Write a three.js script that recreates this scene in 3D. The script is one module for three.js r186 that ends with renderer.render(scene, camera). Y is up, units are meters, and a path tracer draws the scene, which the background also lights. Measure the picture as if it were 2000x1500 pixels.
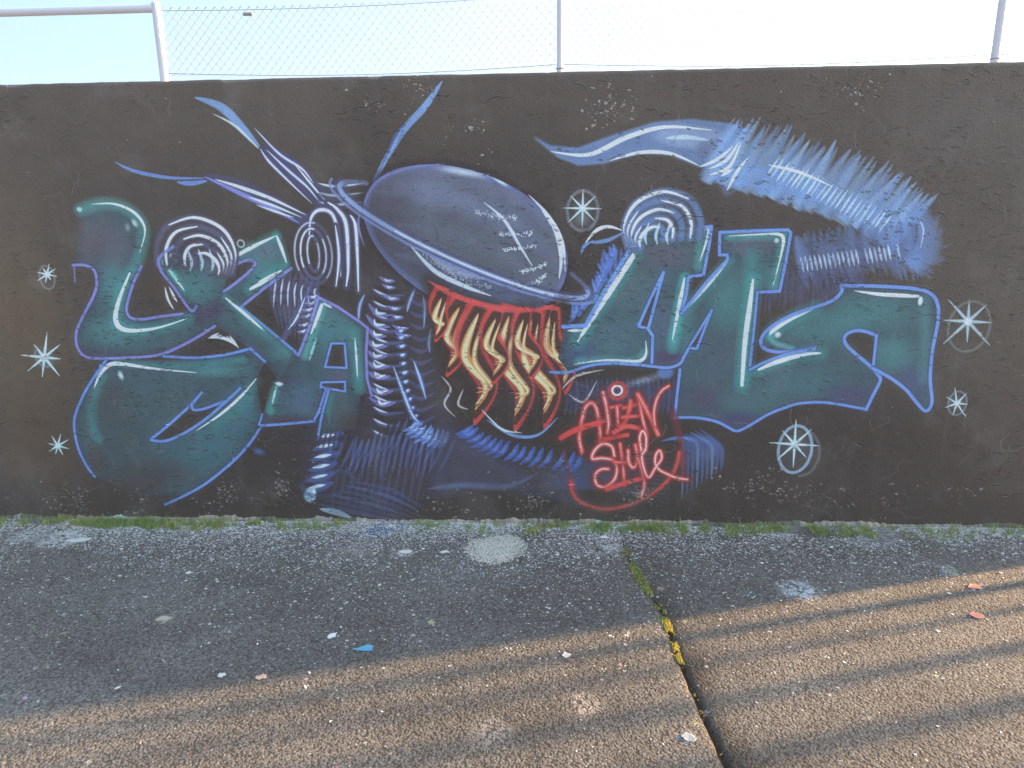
import * as THREE from 'three';
import { mergeGeometries } from 'three/addons/utils/BufferGeometryUtils.js';

// ---------------------------------------------------------------- camera, sky, sun, exposure
const S = 1.15;                                   // metres per unit of the survey below
const scene = new THREE.Scene();
const camera = new THREE.PerspectiveCamera(55, 4 / 3, 0.05, 4000);
const CAM = new THREE.Vector3(0, 1.6 * S, 3.40022871 * S);
camera.position.copy(CAM);
camera.rotation.order = 'YXZ';
camera.rotation.set(-0.2551659, 0.05427348, -0.01389544);
const renderer = new THREE.WebGLRenderer({ antialias: true });
renderer.setSize(1024, 768);
renderer.toneMapping = THREE.LinearToneMapping;
renderer.toneMappingExposure = 4.55;
renderer.shadowMap.enabled = true;

const SUN_AZ = THREE.MathUtils.degToRad(16.3), SUN_EL = THREE.MathUtils.degToRad(14);
const SUN = new THREE.Vector3(Math.cos(SUN_AZ) * Math.cos(SUN_EL), Math.sin(SUN_EL), -Math.sin(SUN_AZ) * Math.cos(SUN_EL));
{
  const W = 512, H = 256, data = new Float32Array(W * H * 4);
  for (let r = 0; r < H; r++) for (let c = 0; c < W; c++) {
    const el = ((r + 0.5) / H - 0.5) * Math.PI, az = ((c + 0.5) / W - 0.5) * 2 * Math.PI;
    const d = [Math.cos(az) * Math.cos(el), Math.sin(el), Math.sin(az) * Math.cos(el)];
    const ang = Math.acos(Math.min(1, Math.max(-1, d[0] * SUN.x + d[1] * SUN.y + d[2] * SUN.z)));
    const h = Math.max(0, d[1]), hz = Math.exp(-h * 4.2);
    const glow = 0.42 * Math.exp(-Math.pow(ang / 1.0, 2)) + 0.9 * Math.exp(-ang / 0.28);
    const base = [0.098 + 0.05 * hz, 0.165 + 0.05 * hz, 0.25 + 0.02 * hz];
    const tint = [1.04, 1.0, 0.95];
    for (let k = 0; k < 3; k++) data[(r * W + c) * 4 + k] = d[1] < -0.02 ? 0.08 : base[k] + glow * tint[k];
    data[(r * W + c) * 4 + 3] = 1;
  }
  const sky = new THREE.DataTexture(data, W, H, THREE.RGBAFormat, THREE.FloatType);
  sky.mapping = THREE.EquirectangularReflectionMapping;
  sky.magFilter = THREE.LinearFilter; sky.needsUpdate = true;
  scene.background = sky; scene.environment = sky;
}
const sun = new THREE.DirectionalLight(new THREE.Color().setRGB(1, 0.6, 0.28), 5);
sun.position.copy(SUN).multiplyScalar(30);
sun.castShadow = true; sun.shadow.radius = 2.1;
Object.assign(sun.shadow.camera, { left: -9, right: 9, top: 9, bottom: -9, near: 1, far: 60 });
sun.shadow.mapSize.set(4096, 4096);
scene.add(sun, sun.target);
scene.fog = new THREE.FogExp2(new THREE.Color().setRGB(0.86, 0.94, 1), 0.0056);   // thin haze added to stand in for lens glare

// ---------------------------------------------------------------- helpers
let seed = 12345;
const rnd = () => { seed = (seed + 0x6d2b79f5) | 0; let t = Math.imul(seed ^ (seed >>> 15), 1 | seed); t = (t + Math.imul(t ^ (t >>> 7), 61 | t)) ^ t; return ((t ^ (t >>> 14)) >>> 0) / 4294967296; };
const rr = (a, b) => a + (b - a) * rnd();
const clamp = (x, a = 0, b = 1) => Math.min(b, Math.max(a, x));
const smooth = (a, b, x) => { const t = clamp((x - a) / (b - a)); return t * t * (3 - 2 * t); };
const hash = (x, y) => { let h = Math.imul(x, 374761393) + Math.imul(y, 668265263) | 0; h = Math.imul(h ^ (h >>> 13), 1274126177); return ((h ^ (h >>> 16)) >>> 0) / 4294967296; };
function vnoise(x, y) {
  const ix = Math.floor(x), iy = Math.floor(y), fx = x - ix, fy = y - iy, u = fx * fx * (3 - 2 * fx), v = fy * fy * (3 - 2 * fy);
  const a = hash(ix, iy), b = hash(ix + 1, iy), c = hash(ix, iy + 1), d = hash(ix + 1, iy + 1);
  return a + (b - a) * u + (c - a) * v + (a - b - c + d) * u * v;
}
const fbm = (x, y, n = 4) => { let s = 0, a = 0.5, t = 0; for (let i = 0; i < n; i++) { s += a * vnoise(x, y); t += a; a *= 0.5; x = x * 2.03 + 17.3; y = y * 2.03 + 5.7; } return s / t; };
const toS = (l) => { l = clamp(l); return 255 * (l <= 0.0031308 ? 12.92 * l : 1.055 * Math.pow(l, 1 / 2.4) - 0.055); };
const LIN = new Float32Array(256); for (let i = 0; i < 256; i++) { const c = i / 255; LIN[i] = c <= 0.04045 ? c / 12.92 : Math.pow((c + 0.055) / 1.055, 2.4); }

// survey: where a line of sight through the photograph (2000 x 1500) meets the wall face or the ground
camera.updateMatrixWorld(true);
const FOC = 750 / Math.tan(THREE.MathUtils.degToRad(27.5));
function sight(u, v) { return new THREE.Vector3((u - 1000) / FOC, -(v - 750) / FOC, -1).applyQuaternion(camera.quaternion); }
function onWall(u, v, z = 0) { const d = sight(u, v), t = (z - CAM.z) / d.z; return [CAM.x + d.x * t, CAM.y + d.y * t]; }
function onGround(u, v) { const d = sight(u, v), t = -CAM.y / d.y; return [CAM.x + d.x * t, CAM.z + d.z * t]; }

const used = {};
function named(n) { used[n] = (used[n] ?? -1) + 1; return used[n] ? n + '_' + String(used[n]).padStart(3, '0') : n; }
function thing(name, label, category, group, pos = [0, 0, 0]) {
  const o = new THREE.Group(); o.name = named(name); o.position.set(...pos); o.userData = { label, category };
  if (group) o.userData.group = group;
  scene.add(o); return o;
}
function part(name, geo, mat, parent, label) {
  const m = new THREE.Mesh(geo, mat); m.name = name; m.castShadow = m.receiveShadow = true; if (label) m.userData.label = label; parent.add(m); return m;
}
function solo(name, geo, mat, data) {
  const m = new THREE.Mesh(geo, mat); m.name = named(name); m.castShadow = m.receiveShadow = true; m.userData = data; scene.add(m); return m;
}
function rod(a, b, r, seg = 10, r2 = r) {
  const A = new THREE.Vector3(...a), B = new THREE.Vector3(...b), d = B.clone().sub(A), g = new THREE.CylinderGeometry(r2, r, d.length(), seg, 1, false);
  g.applyQuaternion(new THREE.Quaternion().setFromUnitVectors(new THREE.Vector3(0, 1, 0), d.clone().normalize()));
  g.translate(...A.add(B).multiplyScalar(0.5).toArray()); return g;
}
function dataTex(arr, w, h, srgb) {
  const t = new THREE.DataTexture(arr, w, h, THREE.RGBAFormat); t.magFilter = THREE.LinearFilter; t.minFilter = THREE.LinearMipmapLinearFilter; t.generateMipmaps = true;
  if (srgb) t.colorSpace = THREE.SRGBColorSpace; t.needsUpdate = true; return t;
}

// ---------------------------------------------------------------- the mural: paint on the wall face
const WALL_H = 2.0954 * S, X0 = -3.6, X1 = 3.92, MID = (X0 + X1) / 2, PW = 2048, MM = (MID - X0) / PW, PH = Math.round(WALL_H / MM);
const PXS = 0.00263 / MM;                        // canvas pixels per photograph pixel on the wall
function spline(pts, n = 10) {
  if (pts.length < 3) { const o = []; for (let i = 0; i <= n; i++) o.push([pts[0][0] + (pts[1][0] - pts[0][0]) * i / n, pts[0][1] + (pts[1][1] - pts[0][1]) * i / n]); return o; }
  const o = [];
  for (let i = 0; i < pts.length - 1; i++) {
    const p0 = pts[Math.max(0, i - 1)], p1 = pts[i], p2 = pts[i + 1], p3 = pts[Math.min(pts.length - 1, i + 2)];
    for (let k = 0; k < n; k++) {
      const t = k / n, t2 = t * t, t3 = t2 * t;
      o.push([0, 1].map((c) => 0.5 * (2 * p1[c] + (p2[c] - p0[c]) * t + (2 * p0[c] - 5 * p1[c] + 4 * p2[c] - p3[c]) * t2 + (3 * p1[c] - p0[c] - 3 * p2[c] + p3[c]) * t3)));
    }
  }
  o.push(pts[pts.length - 1]); return o;
}
const P = (...n) => { const o = []; for (let i = 0; i < n.length; i += 2) o.push([n[i], n[i + 1]]); return o; };
const rgba = (c, a = 1) => `rgba(${c[0]},${c[1]},${c[2]},${a})`;
const BLUE = [104, 142, 210], VIOLET = [126, 132, 198], WHITE = [228, 244, 250], TEAL = [70, 150, 150], SKYB = [120, 158, 210], DEEP = [70, 96, 162], RED = [205, 74, 72], CREAM = [226, 205, 160], SLATE = [86, 91, 108];
function mural(ctx, offset) {
  const q = ([u, v]) => { const [x, y] = onWall(u, v); return [(x - X0) / MM - offset, (WALL_H - y) / MM]; };
  const poly = (pts) => { ctx.beginPath(); pts.forEach((p, i) => (i ? ctx.lineTo(...q(p)) : ctx.moveTo(...q(p)))); };
  // every soft edge is laid down in a few passes, wide and faint first
  const passes = (soft, a) => { const n = soft > 0.25 ? 5 : 3, k = 1 - Math.pow(1 - Math.min(a, 0.985), 1 / n * (a > 0.9 ? 1.25 : 1)); return [...Array(n)].map((_, i) => [1 + soft * 0.8 * (1 - 2 * (i + 0.5) / n), k]); };
  // a stroke of even width with a soft spray edge; sharp = true keeps corners
  function line(pts, w, col, { a = 1, soft = 0.35, sharp = false, glow = 0, gcol = col, ga = 0.35 } = {}) {
    const s = sharp ? pts : spline(pts);
    ctx.lineCap = 'round'; ctx.lineJoin = 'round'; poly(s);
    if (glow) for (const [k, al] of passes(1.1, ga)) { ctx.strokeStyle = rgba(gcol, al); ctx.lineWidth = glow * k * PXS; ctx.stroke(); }
    for (const [k, al] of passes(Math.min(1.15, soft), a)) { ctx.strokeStyle = rgba(col, al); ctx.lineWidth = w * k * PXS; ctx.stroke(); }
  }
  // a stroke that swells and tapers
  function brush(pts, w, col, { a = 1, soft = 0.25, w0 = 0.1, w1 = 0.1, peak = 0.45 } = {}) {
    const s = spline(pts, 8);
    for (const [f, al] of passes(Math.max(0.3, soft), a)) {
      const L = [], R = [];
      s.forEach((p, i) => {
        const t = i / (s.length - 1), A = s[Math.max(0, i - 1)], B = s[Math.min(s.length - 1, i + 1)], dx = B[0] - A[0], dy = B[1] - A[1], l = Math.hypot(dx, dy) || 1;
        const k = t < peak ? w0 + (1 - w0) * Math.sin(t / peak * Math.PI / 2) : w1 + (1 - w1) * Math.sin((1 - t) / (1 - peak) * Math.PI / 2), h = w * k * f / 2;
        L.push([p[0] - dy / l * h, p[1] + dx / l * h]); R.push([p[0] + dy / l * h, p[1] - dx / l * h]);
      });
      ctx.fillStyle = rgba(col, al); poly(L.concat(R.reverse())); ctx.closePath(); ctx.fill();
    }
  }
  function fill(pts, col, { a = 1, soft = 3 } = {}) {
    poly(pts); ctx.closePath(); ctx.lineJoin = 'round';
    if (soft > 0) for (let i = 0; i < 5; i++) { ctx.strokeStyle = rgba(col, a * 0.22); ctx.lineWidth = soft * 2.6 * (1 - i / 5) * PXS; ctx.stroke(); }
    ctx.fillStyle = rgba(col, a); ctx.fill();
  }
  function dab(u, v, rx, ry, col, a = 1, rot = 0, soft = 0.4) {
    const [x, y] = q([u, v]), k = 1 + soft * 0.55, g = ctx.createRadialGradient(0, 0, 0, 0, 0, 1);
    for (let i = 0; i <= 8; i++) { const t = i / 8; g.addColorStop(t, rgba(col, a * (1 - smooth(Math.max(0, 1 - soft * 1.15), 1, t)))); }
    ctx.save(); ctx.translate(x, y); ctx.rotate(rot); ctx.scale(rx * k * PXS, ry * k * PXS); ctx.fillStyle = g; ctx.beginPath(); ctx.arc(0, 0, 1, 0, 7); ctx.fill(); ctx.restore();
  }
  function ring(u, v, rx, ry, w, col, a = 1, rot = 0, t0 = 0, t1 = 6.2832) { const [x, y] = q([u, v]); ctx.lineCap = 'round'; for (const [k, al] of passes(0.5, a)) { ctx.strokeStyle = rgba(col, al); ctx.lineWidth = w * k * PXS; ctx.beginPath(); ctx.ellipse(x, y, rx * PXS, ry * PXS, rot, t0, t1); ctx.stroke(); } }
  function outline(pts, o = {}) { line(pts, 7.5, [24, 20, 30], { a: 0.5, glow: 0, soft: 1.2, ...o }); line(pts, o.w ?? 5.2, o.col ?? BLUE, { a: 0.95, soft: 0.4, glow: 14, ga: 0.16, ...o }); }
  function shine(pts, w = 4.5, o = {}) { line(pts, w * 3.2, [58, 158, 152], { a: 0.55, soft: 1.1 }); brush(pts, w * 1.35, WHITE, { a: 0.96, soft: 0.35, w0: 0.35, w1: 0.15, ...o }); }
  // a fill with darker and greener clouds of spray inside
  function body(pts, tones) {
    ctx.save(); poly(pts); ctx.closePath(); ctx.clip();
    const pale = (c) => c.map((v, k) => v * 1.1 + [15, 13, 16][k]);
    fill(pts, pale([33, 62, 66]), { soft: 0 });
    for (const [u, v, rx, ry, col, a, rot] of tones) dab(u, v, rx, ry, pale(col), a, rot ?? 0, 0.75);
    line(pts.concat([pts[0]]), 16, [52, 44, 62], { a: 0.45, soft: 1.6, sharp: true });
    ctx.restore();
  }
  const G1 = [40, 92, 92], G2 = [50, 112, 110], D1 = [42, 38, 62], D2 = [30, 40, 46], B1 = [30, 72, 92];
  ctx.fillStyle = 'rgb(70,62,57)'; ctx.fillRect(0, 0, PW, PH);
  for (const [u, v, rx, ry, a, rot] of [[750, 620, 620, 330, 0.7, 0], [850, 820, 700, 220, 0.8, 0], [1250, 560, 560, 260, 0.5, 0.1], [1400, 850, 420, 180, 0.75, 0], [400, 880, 380, 160, 0.65, 0], [1700, 880, 300, 180, 0.6, 0], [950, 980, 1100, 60, 0.5, 0]]) dab(u, v, rx, ry, [34, 29, 29], a, rot, 0.95);  // black background paint, darkened further where lens glare is weaker
  for (const [u, v, rx, ry, c, a] of [[40, 640, 150, 300, [92, 76, 56], 0.75], [60, 860, 120, 120, [80, 64, 46], 0.6], [330, 560, 60, 60, [78, 62, 52], 0.5], [1960, 500, 120, 340, [76, 74, 66], 0.5], [1900, 250, 200, 90, [84, 84, 80], 0.4]]) dab(u, v, rx, ry, c, a, 0, 0.95);  // older brown and grey paint; sun flare partly put into its colour

  // ---- rays and plume behind everything
  for (const [pts, w] of [[P(224, 316, 262, 334, 330, 347, 405, 348), 7], [P(345, 356, 375, 358, 410, 352), 9]]) brush(pts, w, BLUE, { a: 0.9 });
  brush(P(400, 344, 470, 368, 540, 402, 604, 434), 30, [64, 62, 92], { w0: 0.3, w1: 0.7 });
  brush(P(400, 345, 470, 378, 530, 406, 585, 436), 8, VIOLET); brush(P(420, 350, 470, 366, 530, 388, 598, 420), 7, WHITE, { a: 0.85 });
  brush(P(485, 385, 530, 400, 590, 425), 5, WHITE, { a: 0.8 }); brush(P(500, 400, 540, 414, 575, 425), 4, WHITE, { a: 0.8 });
  brush(P(380, 190, 430, 208, 470, 245, 510, 290), 16, SKYB, { a: 0.85 }); brush(P(415, 222, 455, 243, 490, 275, 515, 300), 5, WHITE, { a: 0.7 });
  brush(P(508, 285, 560, 320, 600, 360, 640, 402), 34, [58, 60, 90], { w0: 0.4, w1: 0.8 });
  for (const p of [P(508, 290, 525, 315, 560, 350, 610, 398), P(520, 292, 560, 330, 600, 365, 622, 392), P(497, 250, 545, 300, 590, 330, 612, 358)]) { brush(p, 6, VIOLET, { a: 0.9 }); brush(p, 3, WHITE, { a: 0.8 }); }
  brush(P(575, 320, 600, 350, 625, 380, 646, 402), 4, WHITE, { a: 0.8 });
  brush(P(864, 158, 830, 208, 792, 250, 760, 300, 730, 355), 13, SKYB, { a: 0.9, peak: 0.3, w1: 0.5 });
  brush(P(798, 235, 775, 262, 762, 292, 735, 350), 7, DEEP, { a: 0.8 }); brush(P(785, 250, 768, 285, 738, 345), 3, [170, 200, 235], { a: 0.6 });
  for (const [y, a] of [[362, 0.9], [380, 0.6], [398, 0.7]]) { brush(P(620, y - 2, 655, y + 5, 715, y - 4), 16, [66, 66, 92], { a: 0.7 }); brush(P(622, y - 4, 655, y + 2, 712, y - 4), 5, WHITE, { a: a * 0.85 }); }

  // plume, upper right: a sweep of blue paint that breaks into feathery strokes
  fill(P(1046, 270, 1075, 286, 1130, 290, 1200, 264, 1280, 240, 1350, 234, 1420, 242, 1460, 254, 1440, 300, 1400, 326, 1364, 324, 1310, 302, 1250, 298, 1180, 318, 1130, 322, 1090, 306), [100, 130, 176], { soft: 3, a: 0.85 });
  dab(1350, 268, 75, 22, [128, 150, 182], 0.9, 0.1); dab(1400, 295, 40, 20, [96, 110, 140], 0.8, 0.2);
  brush(P(1075, 296, 1150, 302, 1225, 268, 1300, 248, 1390, 254), 9, WHITE, { a: 0.85 }); brush(P(1190, 314, 1250, 298, 1310, 300, 1366, 324), 7, WHITE, { a: 0.85 }); brush(P(1300, 270, 1340, 268, 1385, 274), 9, [200, 215, 232], { a: 0.7 });
  const spineU = spline(P(1400, 290, 1470, 305, 1560, 335, 1650, 365, 1730, 400, 1780, 440), 11);
  spineU.forEach(([u, v], i) => {
    const t = i / spineU.length, L = 62 + 14 * hash(i, 3), A = -1.02 + 0.25 * t + 0.16 * (hash(i, 7) - 0.5), c = Math.cos(A), s = Math.sin(A), j = 26 * (hash(i, 9) - 0.5);
    brush([[u - c * L * (0.75 + 0.2 * hash(i, 5)), v - s * L * 0.85 + 12], [u + j * 0.2, v], [u + c * L * 0.95, v + s * L * (0.9 + 0.35 * hash(i, 4))]], 13 + 5 * hash(i, 2), [[128, 164, 208], [104, 140, 190], [142, 174, 214]][i % 3], { a: 0.42 + 0.38 * hash(i, 12), soft: 0.8, w0: 0.9, peak: 0.3 });
  });
  fill(P(1400, 318, 1480, 330, 1560, 352, 1650, 385, 1740, 425, 1730, 440, 1640, 410, 1540, 375, 1440, 360, 1420, 372), [112, 150, 204], { a: 0.5, soft: 10 });
  for (const p of [P(1366, 326, 1400, 312, 1432, 286), P(1385, 330, 1420, 312, 1444, 276), P(1385, 342, 1425, 325, 1448, 276), P(1408, 344, 1432, 330), P(1420, 372, 1440, 335, 1461, 308)]) brush(p, 6, WHITE, { a: 0.85 });
  brush(P(1500, 322, 1560, 336, 1625, 364), 6, WHITE, { a: 0.75 });
  for (let i = 0; i < 24; i++) { const u = 1510 + i * 9.5, v = 322 + i * 5.0 + 7 * hash(i, 1); brush([[u - 13, v + 16], [u + 14, v - 18 - 8 * hash(i, 2)]], 4.5, [215, 232, 246], { a: 0.8 * (0.5 + 0.5 * hash(i, 3)) }); }
  const spineL = spline(P(1560, 512, 1620, 500, 1690, 490, 1750, 488, 1790, 480), 10);
  spineL.forEach(([u, v], i) => { const L = 44 + 14 * hash(i, 13); brush([[u - 10 + 8 * hash(i, 4), v - L], [u, v], [u + 12, v + L * (0.8 + 0.4 * hash(i, 6))]], 12, hash(i, 1) > 0.5 ? [104, 134, 184] : [84, 108, 158], { a: 0.5, soft: 0.9, w0: 0.3 }); });
  for (let i = 0; i < 40; i++) { const t = i / 39, A = -1.2 + 2.5 * t, u = 1770 + 42 * Math.cos(A), v = 470 + 52 * Math.sin(A), k = 26 + 20 * hash(i, 21); brush([[u - 20, v - 14], [u, v], [u + k * Math.cos(A - 0.5), v + k * Math.sin(A - 0.5)]], 10, [96, 124, 176], { a: 0.42, soft: 0.9 }); }
  for (let i = 0; i < 22; i++) { const u = 1566 + i * 9.0, v = 518 - i * 1.2; if (hash(i, 31) > 0.15) brush([[u - 3, v - 17], [u + 4, v + 15]], 5, [214, 230, 246], { a: 0.85 * (0.6 + 0.4 * hash(i, 30)) }); }
  brush(P(1795, 425, 1804, 450, 1798, 485), 3.5, [190, 212, 236], { a: 0.7 });
  for (let i = 0; i < 34; i++) { const u = 1490 + i * 6 + 5 * hash(i, 40), v = 545 + 30 * hash(i, 41); brush([[u, v - 50], [u - 3, v], [u - 6, v + 45]], 5, [64, 72, 118], { a: 0.6, soft: 0.8 }); }

  // ---- ribbed cables and coils
  const rib = (path, n, len, wdt, col, hi, { tilt = 0, bend = 0.25, fade = 1 } = {}) => {
    const s = spline(path, 16);
    for (let i = 0; i < n; i++) {
      const k = Math.min(s.length - 2, Math.floor((i + 0.5) / n * (s.length - 1))), a = s[k], b = s[k + 1], d = Math.atan2(b[1] - a[1], b[0] - a[0]) + Math.PI / 2 + tilt, c = Math.cos(d), e = Math.sin(d), L = len * (0.85 + 0.3 * hash(i, 50 + n));
      const m = [a[0] + Math.cos(d - Math.PI / 2) * L * bend, a[1] + Math.sin(d - Math.PI / 2) * L * bend];
      brush([[a[0] - c * L, a[1] - e * L], m, [a[0] + c * L, a[1] + e * L]], wdt, col, { a: 0.85 * fade, soft: 0.6 });
      if (hi) brush([[a[0] - c * L * 0.6, a[1] - e * L * 0.6], [m[0] * 0.9 + a[0] * 0.1, m[1] * 0.9 + a[1] * 0.1], [a[0] + c * L * 0.3, a[1] + e * L * 0.3]], wdt * 0.55, WHITE, { a: hi * fade, soft: 0.5 });
    }
  };
  fill(P(716, 520, 800, 540, 850, 600, 862, 700, 880, 820, 850, 860, 740, 850, 722, 760, 718, 640), [54, 49, 58], { a: 0.8, soft: 14 });
  fill(P(600, 800, 720, 780, 880, 830, 1010, 880, 1010, 930, 860, 960, 760, 1000, 620, 1000, 590, 920), [44, 42, 56], { a: 0.7, soft: 16 });
  for (let i = 0; i < 13; i++) { const v = 556 + i * 23; brush([[728, v], [758, v + 15], [796, v + 10]], 9, [30, 26, 34], { a: 0.8, soft: 0.6 }); brush([[726, v + 8], [752, v + 22], [790, v + 20]], 7, [86, 98, 150], { a: 0.75, soft: 0.6 }); brush([[800, v + 6], [822, v + 16], [850, v + 4]], 7, [78, 84, 132], { a: 0.65, soft: 0.7 }); brush([[730, v + 9], [742, v + 16], [757, v + 21]], 4, WHITE, { a: 0.75 }); }
  for (let i = 0; i < 16; i++) { const u = 640 + i * 15, v = 868 + 22 * Math.sin(i * 0.5); brush([[u + 16, v - 34], [u + 2, v], [u - 18, v + 40]], 8, [34, 30, 38], { a: 0.7, soft: 0.7 }); brush([[u + 22, v - 30], [u + 10, v], [u - 8, v + 34]], 6, [80, 104, 164], { a: 0.6, soft: 0.7 }); }
  // hanging cables left of the orb
  for (const [pts, w] of [[P(604, 460, 608, 425, 625, 410, 650, 420, 662, 470, 665, 540), 12], [P(640, 395, 660, 410, 676, 440, 680, 520, 676, 560), 13], [P(684, 420, 694, 440, 698, 500, 700, 570), 11], [P(655, 440, 662, 500, 656, 560), 9]]) {
    line(pts, w, [58, 58, 88], { soft: 0.5 }); brush(pts, w * 0.8, VIOLET, { a: 0.7 }); brush(pts, w * 0.45, WHITE, { a: 0.9, w0: 0.4, w1: 0.4 });
  }
  for (const [rx, ry, a] of [[38, 62, 0.6], [26, 50, 0.8], [12, 36, 0.7]]) { ring(612, 496, rx, ry, 7, [84, 84, 126], a); ring(612, 496, rx, ry, 3.2, WHITE, a, 0, 2.6, 4.9); ring(612, 496, rx, ry, 3, WHITE, a * 0.8, 0, -0.6, 0.9); }
  for (let i = 0; i < 9; i++) brush([[535 + i * 11, 520 + i * 3], [530 + i * 11, 570], [545 + i * 8, 640 + 6 * i]], 9, [74, 74, 118], { a: 0.75, soft: 0.7 });
  for (let i = 0; i < 7; i++) brush([[540 + i * 13, 540 + i * 4], [536 + i * 13, 570], [534 + i * 14, 600]], 3.6, WHITE, { a: 0.7 });
  brush(P(608, 550, 590, 600, 560, 650, 540, 690), 14, [78, 80, 124], { a: 0.8 }); brush(P(596, 580, 580, 620, 562, 645), 4, WHITE, { a: 0.75 });
  rib(P(612, 575, 600, 610, 590, 650), 6, 12, 6, VIOLET, 0.85, { tilt: -0.5 });
  rib(P(755, 540, 770, 600, 790, 660), 7, 16, 7, VIOLET, 0.7, { tilt: 0.5 });
  rib(P(742, 600, 735, 660, 738, 720, 748, 790), 9, 24, 9, VIOLET, 0.85, { tilt: 0.35, bend: 0.35 });
  rib(P(782, 640, 786, 700, 796, 770, 815, 830), 12, 10, 10, DEEP, 0.75);
  for (const [pts, a] of [[P(768, 715, 785, 760, 805, 810, 822, 828), 0.9], [P(808, 705, 822, 745, 832, 780), 0.8], [P(712, 575, 702, 600, 700, 640), 0.7], [P(842, 640, 838, 670, 840, 690), 0.7], [P(826, 575, 830, 600, 828, 640), 0.7], [P(812, 560, 800, 590, 795, 610), 0.6]]) { brush(pts, 11, DEEP, { a: a * 0.9 }); brush(pts, 4.5, [190, 212, 240], { a }); }
  for (let i = 0; i < 9; i++) { const u = 660 + i * 5; brush([[u + 24 - i * 9, 790 + i * 19], [u + 2 - i * 10, 785 + i * 21], [u - 34 - i * 9, 800 + i * 20]], 15, DEEP, { a: 0.8, soft: 0.7 }); brush([[u + 8 - i * 9, 790 + i * 19.6], [u - 26 - i * 9, 794 + i * 20]], 6.5, WHITE, { a: 0.85 }); }
  for (let i = 0; i < 14; i++) { const u = 690 + i * 12; brush([[u + 8, 850 - i * 1.5 + 12 * hash(i, 6)], [u, 885], [u - 8, 915 + 22 * hash(i, 3)]], 6, [76, 106, 172], { a: 0.6, soft: 0.7 }); }
  for (let i = 0; i < 12; i++) { const u = 660 + i * 15; brush([[u + 4, 890 + 10 * hash(i, 8)], [u - 6, 950], [u - 14, 1000]], 5.5, [66, 74, 108], { a: 0.5, soft: 0.9 }); }
  rib(P(800, 830, 830, 850, 868, 860), 8, 22, 8, BLUE, 0.35, { tilt: 0.3 });
  dab(605, 968, 14, 18, [168, 206, 222], 0.95, 0.25); dab(613, 965, 5, 14, [220, 238, 244], 0.9, 0.1); ring(640, 945, 60, 28, 10, [56, 74, 124], 0.5, -0.2);
  for (let i = 0; i < 6; i++) brush([[620 + i * 14, 985 - i * 9], [690 + i * 16, 1000 - i * 8], [790 + i * 8, 1020 - i * 5]], 8, i % 2 ? [58, 76, 130] : [78, 106, 160], { a: 0.6, soft: 0.7 });
  brush(P(624, 994, 660, 1002, 690, 1014), 11, [178, 210, 226], { a: 0.9 });
  rib(P(905, 838, 960, 872, 1040, 892, 1130, 905), 15, 22, 10, [62, 100, 186], 0.18, { tilt: 0.5 });
  fill(P(860, 840, 1010, 925, 1130, 930, 1130, 985, 960, 945, 850, 960), [58, 64, 88], { a: 0.5, soft: 14 });
  brush(P(835, 955, 900, 948, 990, 950, 1050, 925), 10, [92, 108, 146], { a: 0.6, soft: 0.9 });
  for (let i = 0; i < 11; i++) brush([[1060, 905 + i * 5], [1180, 895 + i * 6], [1310, 885 + i * 9]], 5, [62, 86, 146], { a: 0.5, soft: 0.8 });
  for (let i = 0; i < 9; i++) { const u = 1330 + i * 9.5; brush([[u - 40, 862 - i * 3], [u, 858 + i * 1.5], [u + 4, 900], [u + 2, 975 - i * 7]], 8, i % 3 ? [72, 106, 178] : [104, 148, 206], { a: 0.62, soft: 0.8 }); }
  for (let i = 0; i < 22; i++) { const u = 1105 + i * 10; brush([[u, 738], [u + 3, 775], [u - 2, 812]], 8, i % 2 ? [58, 72, 128] : [66, 92, 160], { a: 0.55, soft: 0.8 }); }
  dab(1260, 742, 44, 9, [170, 190, 210], 0.5, -0.3, 0.9); dab(1300, 728, 18, 14, [84, 120, 180], 0.8);
  rib(P(1112, 615, 1140, 590, 1165, 555, 1180, 520, 1200, 490), 13, 20, 9, [76, 112, 190], 0.2, { tilt: 0.9 });
  for (let i = 0; i < 5; i++) brush([[1180 + i * 11, 485], [1178 + i * 12, 520], [1190 + i * 10, 560]], 8, [76, 104, 176], { a: 0.75, soft: 0.6 });
  // scrolls of ribbon on the lettering
  const scroll = (u, v, k, flip, cols) => { // folded ribbons: nested arches, each with a lit edge
    const arch = (r, du, dv, e) => [[-1, 0.9], [-1.02, 0.2], [-0.72, -0.5], [-0.05, -0.86], [0.66, -0.6], [0.98, 0.1], [0.9, 0.85]].map(([x, y]) => [u + flip * (x * 80 * k * r + du), v + y * 62 * k * r + dv + e * x * 10]);
    for (let i = 0; i < 5; i++) { const p = arch(1 - i * 0.17, i * 5, i * 9, 1); line(p, 15 * k, cols[0], { a: 0.9, soft: 0.5 }); line(p, 10 * k, cols[1], { a: 0.6, soft: 0.8 }); brush(p.slice(i % 2 ? 0 : 2, i % 2 ? 4 : 7), 6, WHITE, { a: 0.92, w0: 0.4, w1: 0.3 }); if (i % 2) brush(p.slice(4), 5, WHITE, { a: 0.85 }); }
    for (const t of [-0.3, 0.05, 0.4]) brush([[u + flip * t * 60, v + 10], [u + flip * (t * 60 + 8), v + 36], [u + flip * (t * 60 + 5), v + 54]], 6, [200, 220, 238], { a: 0.75 });
  };
  // ---- the orb: a smooth slate planet
  const orb = []; for (let i = 0; i < 60; i++) { const A = i / 60 * 6.2832, c = Math.cos(A) * 212, s = Math.sin(A) * (132 + 10 * Math.cos(A)); orb.push([908 + c * 0.906 - s * 0.423, 466 + c * 0.423 + s * 0.906]); }
  fill(orb, [24, 20, 28], { soft: 10, a: 0.8 });
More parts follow.
